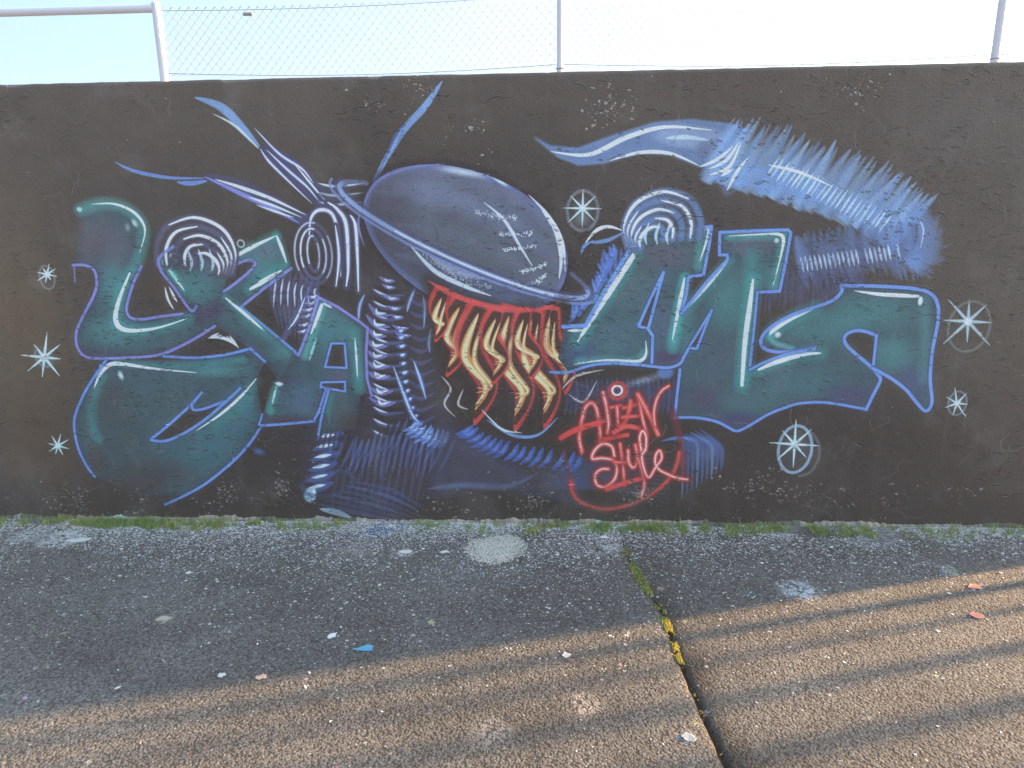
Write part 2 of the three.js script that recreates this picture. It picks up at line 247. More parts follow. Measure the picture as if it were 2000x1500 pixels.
  ctx.save(); poly(orb); ctx.closePath(); ctx.clip();
  fill(orb, SLATE, { soft: 0 });
  dab(880, 380, 200, 60, [112, 120, 148], 0.8, 0.3, 0.9); dab(1010, 430, 80, 80, [104, 114, 144], 0.7, 0.6, 0.9); dab(900, 480, 150, 60, [78, 84, 94], 0.85, 0.35, 0.9); dab(750, 440, 60, 90, [66, 60, 76], 0.85, 0.3, 0.9); dab(980, 570, 130, 36, [58, 66, 94], 0.85, 0.25, 0.9); dab(860, 545, 120, 34, [52, 56, 76], 0.8, 0.5, 0.9);
  // soft bands and speckled streaks of white on the orb
  for (let i = 0; i < 6; i++) { const k = (i - 2.5) * 34; brush([[740 + k * 0.35, 420 + k * 0.9], [880 + k * 0.1, 440 + k], [1010 - k * 0.1, 500 + k * 0.95], [1085 - k * 0.3, 560 + k * 0.75]], 26, i % 2 ? [100, 107, 128] : [76, 80, 98], { a: 0.35, soft: 1.1 }); }
  const speck = (pts, n, w, a) => { const sp = spline(pts, 20); for (let i = 0; i < n; i++) { const [u, v] = sp[Math.floor(hash(i, Math.round(pts[0][0])) * sp.length)], t = hash(i, 77) + hash(i, 78) - 1; dab(u + 9 * (hash(i, 79) - 0.5), v + w * t, 1.3, 1.3, WHITE, a * (0.4 + 0.6 * hash(i, 80)), 0, 0.3); } };
  speck(P(930, 415, 970, 422, 1010, 426), 90, 7, 0.8); speck(P(975, 457, 1010, 458, 1040, 455), 90, 6, 0.8); speck(P(985, 487, 1015, 486, 1045, 480), 80, 5, 0.8); speck(P(1020, 530, 1045, 525, 1066, 514), 90, 5, 0.8); speck(P(1030, 556, 1050, 550, 1066, 536), 80, 6, 0.7); speck(P(812, 465, 850, 515, 910, 548, 960, 560), 160, 9, 0.6);
  brush(P(945, 395, 985, 430, 1015, 480, 1040, 520), 6, WHITE, { a: 0.75, w0: 0.2, w1: 0.2 });
  line(orb.concat([orb[0]]), 14, [96, 110, 168], { a: 0.75, soft: 1.2 });
  dab(905, 336, 50, 8, WHITE, 0.75, 0.18, 0.9); dab(975, 352, 22, 5, WHITE, 0.8, 0.6, 0.7);
  brush(P(1058, 410, 1085, 450, 1096, 500, 1092, 545), 9, [225, 235, 244], { a: 0.8 }); brush(P(800, 478, 850, 530, 910, 560, 960, 578), 9, [222, 234, 244], { a: 0.8 }); brush(P(840, 500, 890, 530, 950, 545), 14, [170, 184, 204], { a: 0.6, soft: 0.9 });
  ctx.restore();
  brush(P(1032, 380, 1070, 420, 1098, 470, 1104, 530), 6, WHITE, { a: 0.9 }); brush(P(712, 395, 740, 352, 800, 328, 870, 320), 5, [120, 132, 190], { a: 0.8 }); brush(P(706, 400, 700, 440, 712, 482), 4, VIOLET, { a: 0.8 });

  // its ring: the near half crosses in front
  ring(908, 470, 268, 44, 20, [66, 72, 104], 0.8, 0.42, -0.12, 3.26); ring(908, 470, 268, 44, 8, [150, 172, 214], 0.85, 0.42, -0.12, 3.26); ring(908, 470, 288, 55, 5, [120, 140, 192], 0.8, 0.42, -0.1, 3.24); ring(908, 470, 268, 44, 2.4, WHITE, 0.8, 0.42, 0.7, 2.1);
  ring(908, 470, 268, 44, 8, [110, 122, 168], 0.7, 0.42, 3.26, 3.75); ring(908, 470, 268, 44, 8, [110, 122, 168], 0.6, 0.42, 5.68, 6.16);
  // ---- trail of fire below the orb
  fill(P(836, 548, 900, 585, 980, 604, 1060, 606, 1098, 592, 1108, 690, 1092, 790, 1040, 838, 960, 836, 890, 780, 850, 680), [40, 30, 29], { a: 0.85, soft: 14 });
  const tongue = (u0, v0, u1, v1, bend, w) => { const dx = u1 - u0, dy = v1 - v0; return (k, off, sh) => [[u0 + off * 0.7, v0 + sh], [u0 + dx * 0.33 - dy * bend * 0.10 + off, v0 + dy * 0.33 + sh], [u0 + dx * 0.68 + dy * bend * 0.12 + off * 0.6, v0 + dy * 0.68], [u0 + dx * k, v0 + dy * k]]; };
  [[1000, 596, 1006, 842, 0.7, 52], [902, 578, 872, 736, 0.8, 42], [1078, 598, 1104, 770, 0.7, 40], [940, 590, 926, 830, 0.8, 50], [1044, 602, 1064, 838, 0.7, 48], [866, 560, 850, 668, 0.6, 32], [972, 600, 962, 752, 0.9, 34], [1026, 602, 1036, 742, 0.9, 34]].forEach(([u0, v0, u1, v1, bd, w], i) => {
    const t = tongue(u0, v0, u1, v1, bd, w);
    brush(t(1, 0, 0), w * 1.15, [96, 34, 36], { a: 0.6, soft: 0.6, w0: 0.7, peak: 0.3 }); brush(t(1, 0, 0), w, [196, 62, 60], { a: 0.92, w0: 0.7, peak: 0.28 }); brush(t(0.95, 1, 8), w * 0.74, [58, 34, 32], { a: 0.92, w0: 0.6, peak: 0.3 });
    brush(t(0.88, -w * 0.16, 22), w * 0.34, [206, 142, 84], { a: 0.92, peak: 0.35 }); brush(t(0.84, -w * 0.18, 26), w * 0.17, CREAM, { a: 0.95, peak: 0.3 }); brush(t(0.74, w * 0.2, 30), w * 0.2, [206, 156, 100], { a: 0.85, peak: 0.35 }); brush(t(0.7, w * 0.19, 32), w * 0.09, CREAM, { a: 0.9, peak: 0.3 });
  });
  for (const p of [P(836, 548, 880, 574, 940, 593, 1000, 602), P(880, 578, 960, 602, 1040, 606, 1094, 592)]) brush(p, 9, RED, { a: 0.85, soft: 0.5 });
  for (const p of [P(862, 735, 880, 760, 868, 790, 890, 815), P(905, 760, 895, 790, 915, 800), P(1100, 640, 1112, 670, 1100, 690), P(1098, 760, 1125, 735, 1180, 722), P(1110, 770, 1140, 785, 1165, 745)]) brush(p, 4.5, [205, 200, 195], { a: 0.8 });
  brush(P(950, 820, 1000, 850, 1050, 850, 1090, 815), 6, [120, 160, 215], { a: 0.9 }); brush(P(940, 800, 980, 838, 1020, 846), 4, WHITE, { a: 0.8 });

  // ---- left lettering
  body(P(156, 408, 200, 398, 250, 406, 280, 436, 284, 470, 268, 525, 250, 580, 248, 612, 270, 626, 330, 622, 385, 602, 372, 600, 335, 555, 312, 522, 312, 506, 338, 482, 446, 508, 540, 458, 568, 524, 520, 562, 470, 600, 520, 640, 580, 690, 574, 722, 545, 745, 518, 708, 490, 682, 422, 636, 380, 662, 330, 687, 250, 700, 185, 700, 156, 686, 149, 662, 156, 630, 178, 592, 188, 555, 184, 528, 150, 517),
    [[200, 480, 70, 70, [66, 68, 78], 0.9], [225, 560, 40, 60, G2, 0.7], [230, 650, 80, 40, G1, 0.9], [330, 655, 80, 30, [36, 70, 74], 0.9, -0.3], [380, 560, 50, 40, G2, 0.7], [430, 520, 60, 30, [66, 82, 92], 0.7], [510, 520, 50, 40, G2, 0.7], [520, 490, 30, 25, [70, 86, 96], 0.8], [410, 610, 50, 20, D1, 0.8, -0.5], [500, 640, 50, 20, G1, 0.8, 0.7], [550, 690, 30, 20, G1, 0.9], [200, 690, 60, 20, D1, 0.4]]);
  dab(175, 470, 50, 60, [58, 52, 58], 0.35, 0, 0.9);
  fill(P(447, 527, 470, 512, 498, 514, 485, 532, 437, 570), [48, 42, 40], { soft: 2 });
  line(P(156, 410, 195, 398, 235, 402, 265, 420, 280, 445, 278, 480, 262, 530), 20, [72, 148, 142], { a: 0.75, soft: 0.9 });
  brush(P(178, 399, 220, 398, 256, 411, 277, 432, 283, 455, 273, 494), 5, WHITE, { a: 0.95 }); dab(155, 409, 6, 5, [190, 225, 220], 0.8); dab(263, 436, 6, 9, [200, 215, 215], 0.9, -0.5, 0.8); dab(249, 444, 6, 9, [150, 160, 160], 0.8, 0, 0.8);
  shine(P(254, 532, 238, 570, 228, 602, 226, 625, 236, 641, 262, 646, 310, 640, 366, 622), 6);
  outline(P(142, 518, 165, 518, 183, 527, 189, 548, 184, 575, 160, 622, 149, 650, 151, 678, 166, 696, 190, 700, 250, 699, 300, 695, 332, 686, 380, 662, 420, 637), { col: VIOLET }); line(P(145, 522, 147, 550), 3, VIOLET, { a: 0.8 });
  outline(P(276, 520, 262, 550, 252, 580, 247, 604, 254, 620, 275, 624, 310, 619, 356, 613), { col: VIOLET });
  outline(P(338, 482, 316, 498, 309, 512, 316, 532, 340, 562, 372, 606, 384, 598), { col: VIOLET });
  shine(P(338, 495, 319, 510, 322, 518), 4); shine(P(320, 512, 340, 540, 360, 568), 4); line(P(324, 516, 345, 545), 14, [80, 168, 158], { a: 0.5, soft: 1 });
  shine(P(447, 508, 490, 484, 540, 460), 5); shine(P(540, 460, 550, 485, 560, 514), 4); shine(P(487, 566, 520, 546, 550, 528), 6);
  outline(P(447, 527, 468, 513, 488, 508, 498, 515, 486, 531, 460, 553, 437, 570), { col: VIOLET }); outline(P(569, 524, 520, 560, 470, 600), { sharp: true, col: VIOLET }); outline(P(470, 600, 520, 640, 575, 686, 583, 695, 577, 716), { sharp: true });
  shine(P(440, 582, 480, 615, 516, 646), 4); line(P(520, 650, 560, 688), 14, [70, 140, 136], { a: 0.5, soft: 1.2 });
  for (let i = 0; i < 8; i++) brush([[406 + i * 6, 672 - i * 1 - 10], [428 + i * 5.5, 650 + i * 4.4]], 4.5, WHITE, { a: 0.8 });
  // lower bowl
  body(P(207, 704, 330, 704, 440, 696, 489, 682, 518, 708, 500, 742, 512, 812, 506, 836, 480, 876, 430, 922, 360, 968, 260, 968, 187, 930, 158, 888, 146, 840, 150, 800, 172, 755),
    [[230, 790, 50, 60, [40, 52, 52], 0.9], [330, 800, 110, 50, [34, 60, 62], 0.9], [420, 860, 90, 60, [32, 76, 84], 0.9, -0.6], [240, 860, 70, 60, [30, 50, 52], 0.9], [290, 925, 110, 40, [34, 42, 44], 0.95], [420, 725, 80, 14, G2, 0.7], [480, 790, 30, 60, [36, 84, 92], 0.9, 0.3], [250, 950, 90, 26, [40, 38, 36], 0.9], [190, 900, 26, 40, [42, 40, 38], 0.8]]);
  line(P(200, 735, 184, 770, 179, 805, 182, 835, 192, 858), 17, [62, 140, 136], { a: 0.6, soft: 1.1 }); line(P(225, 709, 330, 714, 420, 709, 474, 703), 13, [60, 138, 136], { a: 0.65, soft: 1 });
  brush(P(184, 758, 196, 730, 214, 713, 240, 711, 300, 720, 384, 728), 7.5, WHITE, { a: 0.95, peak: 0.35 }); dab(236, 733, 6, 11, [205, 222, 222], 0.9, -0.25, 0.7);
  fill(P(297, 860, 330, 832, 375, 790, 378, 800, 440, 784, 405, 818, 360, 846, 325, 860), [46, 40, 37], { soft: 2 });
  outline(P(207, 704, 186, 734, 165, 768, 149, 805, 145, 832, 152, 872, 168, 908, 185, 931)); outline(P(320, 696, 380, 699, 440, 693, 489, 681)); outline(P(489, 681, 518, 707), { sharp: true });
  outline(P(295, 858, 330, 830, 360, 803, 375, 789, 394, 767)); outline(P(375, 789, 378, 800, 396, 799, 420, 791, 442, 783)); outline(P(296, 860, 324, 861, 360, 846, 400, 820, 440, 786, 470, 758));
  line(P(500, 744, 470, 790, 420, 830), 20, [52, 128, 126], { a: 0.5, soft: 1.1 }); brush(P(502, 738, 470, 775, 430, 810, 384, 841), 5, WHITE, { a: 0.95 });
  outline(P(514, 826, 498, 852, 478, 878, 448, 908, 400, 946, 355, 971, 322, 986)); outline(P(513, 810, 506, 832, 560, 828, 614, 823), { sharp: true });
  // the letter A
  body(P(622, 580, 700, 627, 717, 641, 714, 705, 724, 765, 704, 772, 694, 838, 624, 848, 640, 766, 632, 766, 616, 820, 508, 829, 520, 790, 545, 742, 586, 688),
    [[640, 640, 30, 50, G2, 0.6, 0.3], [680, 650, 30, 40, G2, 0.6], [590, 780, 50, 40, [48, 74, 92], 0.9], [660, 735, 26, 12, [56, 58, 72], 0.9], [700, 720, 14, 60, G1, 0.8], [670, 810, 22, 40, [42, 62, 64], 0.9], [690, 830, 40, 30, [44, 38, 38], 0.8], [560, 820, 50, 12, [46, 44, 54], 0.9], [560, 740, 30, 14, D1, 0.6]]);
  line(P(628, 598, 612, 645, 596, 695), 16, [78, 166, 158], { a: 0.7, soft: 1 }); brush(P(629, 594, 618, 625, 606, 655), 6.5, WHITE, { a: 0.95, w0: 0.7 }); brush(P(630, 592, 640, 596, 648, 602), 6, WHITE, { a: 0.8 }); brush(P(618, 660, 610, 685, 604, 705), 5, [180, 220, 215], { a: 0.7 });
  line(P(693, 650, 697, 700, 700, 760), 18, [62, 140, 132], { a: 0.6, soft: 1 }); brush(P(693, 660, 696, 700, 698, 738), 4, WHITE, { a: 0.9 }); line(P(541, 752, 533, 776, 528, 802), 15, [72, 156, 148], { a: 0.7, soft: 1 }); dab(546, 750, 8, 4.5, WHITE, 0.9); brush(P(540, 754, 535, 775, 532, 790), 4, [200, 232, 228], { a: 0.8 }); line(P(646, 775, 640, 806), 12, [56, 128, 116], { a: 0.55, soft: 1 });
  fill(P(647, 671, 673, 671, 677, 719, 635, 717), [47, 41, 36], { soft: 1 }); fill(P(628, 747, 674, 746, 674, 765, 626, 756), [47, 41, 36], { soft: 1 });
  outline(P(647, 671, 673, 671, 677, 719, 635, 717, 647, 671), { sharp: true, w: 4 }); outline(P(628, 747, 674, 746, 674, 765, 626, 756, 628, 747), { sharp: true, w: 4 });
  outline(P(583, 694, 604, 640, 622, 581, 660, 600, 700, 627, 718, 641, 715, 690, 717, 740, 726, 773), { sharp: true, col: VIOLET }); outline(P(637, 760, 622, 806, 614, 820), { sharp: true, w: 4.5 }); outline(P(642, 762, 630, 806, 621, 850), { sharp: true, w: 4.5 });
  for (let i = 0; i < 16; i++) brush([[540 + i * 9, 838], [520 + i * 10, 880]], 4, [40, 40, 54], { a: 0.8, soft: 0.8 });
  dab(505, 882, 16, 8, [68, 108, 190], 0.75, 0.3, 0.8);
  scroll(384, 476, 0.95, 1, [[60, 56, 72], [96, 98, 136]]);
  line(P(338, 482, 316, 498, 309, 512, 316, 532), 6, VIOLET, { a: 0.9 }); for (const p of [P(322, 560, 328, 585, 340, 606), P(330, 560, 340, 580, 346, 590)]) brush(p, 4.5, WHITE, { a: 0.85 }); ring(470, 476, 7, 7, 3, [200, 215, 220], 0.7);

  // ---- right lettering
  body(P(1234, 443, 1360, 446, 1390, 442, 1386, 475, 1374, 537, 1345, 541, 1331, 612, 1420, 505, 1405, 498, 1406, 454, 1540, 449, 1545, 456, 1523, 569, 1479, 571, 1466, 716, 1510, 702, 1545, 688, 1508, 686, 1489, 674, 1487, 660, 1500, 645, 1560, 610, 1620, 590, 1644, 570, 1643, 558, 1720, 559, 1785, 564, 1815, 572, 1832, 600, 1824, 680, 1817, 740, 1820, 785, 1808, 803, 1785, 778, 1745, 744, 1710, 726, 1718, 742, 1692, 800, 1617, 787, 1565, 788, 1500, 810, 1450, 838, 1436, 842, 1400, 825, 1320, 816, 1328, 722, 1300, 718, 1240, 712, 1190, 710, 1150, 715, 1110, 727, 1090, 700, 1102, 640, 1143, 636, 1180, 570, 1228, 492),
    [[1240, 560, 60, 60, [46, 72, 76], 0.8], [1300, 500, 60, 30, [58, 60, 72], 0.9], [1200, 660, 60, 40, [44, 76, 84], 0.9], [1130, 690, 40, 24, [36, 58, 84], 0.9], [1300, 640, 40, 60, [44, 64, 78], 0.9], [1340, 640, 20, 60, G1, 0.7], [1420, 590, 40, 70, G1, 0.9], [1470, 480, 60, 22, [60, 66, 80], 0.9], [1500, 540, 22, 40, G1, 0.8], [1300, 700, 40, 18, D1, 0.9], [1400, 700, 60, 60, [42, 62, 72], 0.9], [1380, 780, 60, 40, [40, 46, 62], 0.9], [1470, 780, 70, 40, [38, 78, 82], 0.9], [1560, 740, 90, 40, [36, 76, 84], 0.9], [1660, 770, 60, 26, [40, 48, 74], 0.9], [1600, 640, 80, 40, G1, 0.9], [1700, 610, 90, 40, G1, 0.9], [1740, 690, 50, 40, G1, 0.9], [1780, 750, 40, 40, [42, 56, 84], 0.9], [1440, 820, 50, 20, [40, 42, 74], 0.8]]);
  fill(P(1296, 532, 1247, 637, 1266, 642), [52, 48, 50], { soft: 1 }); fill(P(1390, 606, 1345, 680, 1361, 681), [50, 50, 54], { soft: 1 });
  fill(P(1656, 677, 1649, 664, 1653, 654, 1667, 647, 1690, 648, 1712, 655, 1706, 712), [50, 47, 44], { soft: 2 });
  line(P(1372, 452, 1366, 520), 18, [72, 160, 152], { a: 0.6, soft: 0.9 }); line(P(1340, 545, 1326, 610, 1314, 680), 18, [68, 158, 152], { a: 0.65, soft: 1 }); line(P(1470, 500, 1462, 620, 1452, 740), 26, [58, 140, 140], { a: 0.6, soft: 1.1 }); line(P(1805, 590, 1808, 650, 1804, 740), 18, [66, 128, 132], { a: 0.5, soft: 1.1 });
  line(P(1424, 462, 1520, 460, 1530, 470, 1512, 562), 15, [72, 164, 152], { a: 0.6, soft: 1 }); line(P(1130, 706, 1180, 704, 1240, 704, 1258, 690), 15, [64, 150, 146], { a: 0.6, soft: 1 });
  shine(P(1239, 497, 1200, 556, 1170, 600, 1145, 640, 1128, 668), 7.5, { w0: 0.8 }); brush(P(1108, 646, 1140, 645), 6, WHITE, { a: 0.9 });
  shine(P(1337, 543, 1330, 580, 1322, 620, 1313, 664), 5); shine(P(1422, 508, 1380, 558, 1338, 606), 5.5); shine(P(1471, 545, 1464, 600, 1455, 670, 1449, 755), 6.5, { w1: 0.6 });
  brush(P(1366, 450, 1384, 448, 1381, 468, 1367, 510), 6, WHITE, { a: 0.95 }); brush(P(1424, 461, 1500, 457, 1522, 458, 1530, 466, 1527, 492, 1510, 558), 6, WHITE, { a: 0.95, peak: 0.5 }); dab(1517, 470, 5, 5, [200, 220, 225], 0.8);
  brush(P(1261, 665, 1262, 690, 1254, 703, 1236, 706, 1180, 704, 1120, 712), 6, WHITE, { a: 0.9 });
  brush(P(1668, 568, 1720, 575, 1796, 579), 7, WHITE, { a: 0.95, peak: 0.7, w1: 0.6 }); dab(1798, 588, 4.5, 9, WHITE, 0.95, 0, 0.4); shine(P(1592, 601, 1540, 624, 1510, 645, 1503, 656), 7); line(P(1503, 656, 1514, 670, 1548, 681), 9, [90, 172, 168], { a: 0.7, soft: 0.9 }); dab(1519, 654, 7, 7, [220, 238, 238], 0.95, 0, 0.8);
  shine(P(1480, 723, 1520, 706, 1570, 692, 1604, 690), 6.5);
  outline(P(1234, 470, 1234, 443, 1270, 436), { sharp: true }); outline(P(1234, 443, 1228, 492, 1180, 570, 1143, 636, 1100, 638), { sharp: true, w: 7 }); outline(P(1362, 446, 1390, 442, 1386, 475, 1374, 537, 1345, 541, 1340, 576, 1331, 612), { sharp: true }); outline(P(1331, 612, 1380, 551, 1422, 505, 1420, 498, 1405, 498, 1406, 454, 1470, 451, 1539, 449, 1545, 455, 1536, 505, 1523, 569, 1479, 571), { sharp: true }); outline(P(1479, 571, 1473, 640, 1465, 714), { sharp: true, w: 4.5 });
  outline(P(1266, 642, 1296, 532, 1270, 585, 1247, 637, 1266, 643, 1275, 656, 1273, 709), { sharp: true }); outline(P(1390, 606, 1345, 680, 1361, 681, 1390, 606), { sharp: true, w: 4.5 });
  outline(P(1075, 727, 1110, 727, 1150, 715, 1190, 710, 1240, 712, 1275, 716, 1305, 718, 1327, 711, 1336, 697, 1345, 680)); outline(P(1328, 722, 1322, 775, 1318, 818), { sharp: true });
  outline(P(1318, 816, 1360, 816, 1400, 824, 1424, 836, 1438, 842, 1456, 836, 1500, 810, 1535, 796, 1565, 788, 1617, 787, 1692, 800)); outline(P(1692, 800, 1704, 775, 1719, 744, 1715, 732, 1696, 712, 1672, 692, 1655, 676, 1649, 663, 1655, 652, 1672, 646, 1692, 648, 1712, 656), { w: 6 }); outline(P(1712, 655, 1706, 712), { sharp: true });
  outline(P(1706, 720, 1740, 739, 1770, 762, 1790, 786, 1808, 803, 1820, 786, 1817, 740, 1822, 682, 1832, 632, 1832, 596, 1818, 574, 1785, 564, 1710, 559, 1643, 558), { w: 6 }); outline(P(1643, 558, 1643, 571, 1620, 590, 1560, 610, 1522, 628, 1496, 648, 1486, 666, 1492, 680, 1512, 687, 1548, 687, 1592, 679), { w: 6 }); outline(P(1592, 682, 1545, 690, 1500, 705, 1465, 722), { w: 5 });
  scroll(1292, 424, 0.92, -1, [[84, 96, 122], [92, 132, 190]]); brush(P(1143, 475, 1165, 450, 1190, 443, 1215, 450), 7, WHITE, { a: 0.9 }); brush(P(1134, 498, 1142, 480, 1160, 470), 6, BLUE, { a: 0.9 }); brush(P(1150, 474, 1185, 470, 1218, 454), 8, [110, 150, 205], { a: 0.8 });

  // ---- red tag
  const c6 = (...n) => P(...n).map(([x, y]) => [1050 + x / 4.444, 700 + y / 4.444]);
  const neon = (pts, hi = 1, w = 9) => { line(pts, w * 2.3, [120, 34, 34], { a: 0.5, soft: 1 }); line(pts, w, [214, 66, 64], { a: 0.95, soft: 0.5 }); if (hi) line(pts, w * 0.36, [250, 214, 206], { a: 0.92 * hi, soft: 0.4 }); };
  line(c6(1170, 460, 1215, 600, 1250, 780, 1268, 1000), 13, [110, 34, 48], { a: 0.7, soft: 0.7 }); line(c6(285, 1060, 310, 1180, 400, 1262, 580, 1310, 800, 1272, 1000, 1172, 1140, 1050, 1205, 930, 1228, 820), 6.5, [196, 70, 66], { a: 0.95, soft: 0.5, glow: 14 }); line(c6(225, 800, 250, 940, 285, 1060), 9, [110, 40, 48], { a: 0.55, soft: 0.8 });
  neon(c6(385, 815, 362, 690, 378, 570, 415, 430, 465, 388, 508, 430, 535, 560, 548, 705), 0.75); neon(c6(205, 690, 330, 622, 565, 548), 0, 10); neon(c6(568, 300, 600, 430, 616, 570, 608, 650), 0.85); neon(c6(540, 716, 650, 690, 780, 665), 0, 8);
  ring(1050 + 697 / 4.444, 700 + 284 / 4.444, 14, 14, 13, [190, 62, 62], 0.85); ring(1050 + 690 / 4.444, 700 + 278 / 4.444, 10, 10, 3.6, [250, 226, 220], 0.95); neon(c6(640, 426, 722, 410), 0.6, 7); neon(c6(690, 420, 702, 592), 0.7, 8);
  neon(c6(748, 432, 852, 400), 0.3, 7); neon(c6(808, 372, 792, 460, 752, 562, 664, 642), 0.3, 8); neon(c6(738, 512, 872, 500), 0.2, 7); neon(c6(664, 642, 764, 592, 878, 606), 0.2, 9);
  neon(c6(948, 660, 912, 520, 876, 340), 0.8, 8); neon(c6(870, 312, 962, 478, 1046, 662), 0.55, 9); neon(c6(1018, 580, 1010, 470, 1032, 360, 1080, 280, 1138, 240), 0.8, 7);
  neon(c6(668, 850, 642, 765, 562, 745, 492, 805, 476, 872, 562, 868, 655, 888, 690, 960, 662, 1060, 580, 1118, 512, 1092, 502, 1010, 552, 964, 612, 962), 0.95); neon(c6(716, 742, 738, 900, 756, 1098), 0.6, 8); neon(c6(668, 902, 780, 906), 0.5, 7);
  neon(c6(786, 800, 792, 900, 832, 948, 870, 880, 850, 752), 0.85); neon(c6(866, 860, 902, 960, 926, 1090, 900, 1200), 0.85, 8); neon(c6(900, 800, 886, 690, 910, 630, 942, 682, 936, 790, 904, 850, 930, 980, 968, 1034, 1022, 950, 1076, 870, 1062, 802, 1030, 830, 1020, 900, 1050, 962, 1120, 1002, 1200, 1036, 1300, 1052), 0.95, 8);
  neon(c6(600, 1140, 760, 1082, 900, 1042), 0, 8); dab(1252, 963, 18, 6, [190, 176, 172], 0.6, -0.2, 0.9);

  // ---- stars
  const star = (u, v, r, n, a, rot, haze) => {
    dab(u, v, r * 0.5, r * 0.5, [150, 190, 215], 0.35 * a * haze, 0, 0.9);
    for (let i = 0; i < n; i++) { const A = rot + i * 6.2832 / n, L = r * (0.7 + 0.5 * hash(i, Math.round(u))); brush([[u, v], [u + Math.cos(A) * L * 0.5, v + Math.sin(A) * L * 0.5], [u + Math.cos(A) * L, v + Math.sin(A) * L]], Math.max(3.2, r * 0.1), [200, 230, 244], { a, w0: 0.9, peak: 0.1, soft: 0.5 }); }
    dab(u, v, r * 0.12, r * 0.12, WHITE, a);
  };
  star(92, 536, 19, 8, 0.95, 0.2, 1); ring(92, 542, 16, 24, 4, [150, 170, 185], 0.45); star(87, 698, 46, 8, 0.95, 0.1, 1); ring(87, 695, 20, 24, 4, [160, 180, 195], 0.45, 0, 1, 4); star(113, 871, 21, 8, 0.95, 0.25, 1.6);
  star(1138, 407, 38, 8, 0.9, 0.02, 1); ring(1138, 412, 30, 38, 6, [150, 165, 178], 0.5); dab(1136, 430, 20, 16, [160, 178, 190], 0.4, 0, 0.9);
  star(1891, 628, 58, 8, 0.75, 0.05, 0.4); ring(1893, 638, 40, 50, 5, [128, 136, 140], 0.5); star(1869, 788, 28, 7, 0.9, 0.1, 1); ring(1870, 788, 18, 25, 4, [160, 180, 190], 0.5);
  dab(1556, 878, 36, 50, [70, 76, 84], 0.5); star(1552, 868, 44, 8, 0.9, 0.06, 0.6); ring(1553, 878, 34, 52, 6, [150, 180, 205], 0.8, 0.02); ring(1566, 886, 36, 50, 6, [120, 130, 138], 0.5, 0, -1.2, 1.6);
}

// wear of the wall shared by colour and relief: peeled spots, curled flakes with painted edge shading, cracks (all in metres on the face)
const flakes = [], cracks = [], peels = [];
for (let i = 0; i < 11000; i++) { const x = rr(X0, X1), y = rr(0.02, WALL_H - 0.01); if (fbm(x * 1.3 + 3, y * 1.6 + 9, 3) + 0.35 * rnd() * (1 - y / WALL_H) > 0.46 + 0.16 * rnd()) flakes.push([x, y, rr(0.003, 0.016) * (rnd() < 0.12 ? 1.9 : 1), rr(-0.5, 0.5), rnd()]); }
for (let i = 0; i < 170; i++) { let x = rr(X0, X1), y = Math.pow(rnd(), 1.4) * WALL_H, a = rr(-0.7, 0.7) + (rnd() < 0.5 ? Math.PI : 0) + (rnd() < 0.2 ? 1.3 : 0); const pts = [[x, y]], n = 4 + Math.floor(rnd() * 18); for (let k = 0; k < n; k++) { a += rr(-0.8, 0.8); x += Math.cos(a) * 0.014; y += Math.sin(a) * 0.014 * 0.8; pts.push([x, y]); } cracks.push([pts, rnd()]); }
const bare = [[470, 965, 0.32], [560, 950, 0.2], [260, 985, 0.2], [420, 990, 0.3], [1040, 985, 0.15], [1250, 985, 0.12], [1440, 955, 0.3], [1520, 960, 0.22], [1660, 985, 0.28], [1800, 985, 0.25], [1900, 995, 0.25], [900, 1000, 0.3], [130, 980, 0.2], [780, 175, 0.3], [910, 260, 0.14], [1190, 215, 0.16], [1640, 190, 0.3]].map(([u, v, w]) => [...onWall(u, v), w]);
for (let i = 0; i < 9000; i++) {
  const c = i % 5 ? bare[Math.floor(rnd() * bare.length)] : null, x = c ? c[0] + (rnd() + rnd() - 1) * c[2] : rr(X0, X1), y = c ? Math.max(0.005, c[1] + (rnd() + rnd() - 1) * 0.16) : (rnd() < 0.5 ? Math.pow(rnd(), 2) * 0.3 : rr(0.3, WALL_H));
  if (c && fbm(x * 9 + 2, y * 14, 4) < 0.46 + 0.14 * rnd()) continue; if (!c && rnd() < 0.6) continue;
  peels.push([x, y, 0.0011 + (c ? 0.009 : 0.005) * Math.pow(rnd(), 4), rnd()]);
}
const GAIN = 1.5, faceColour = [];
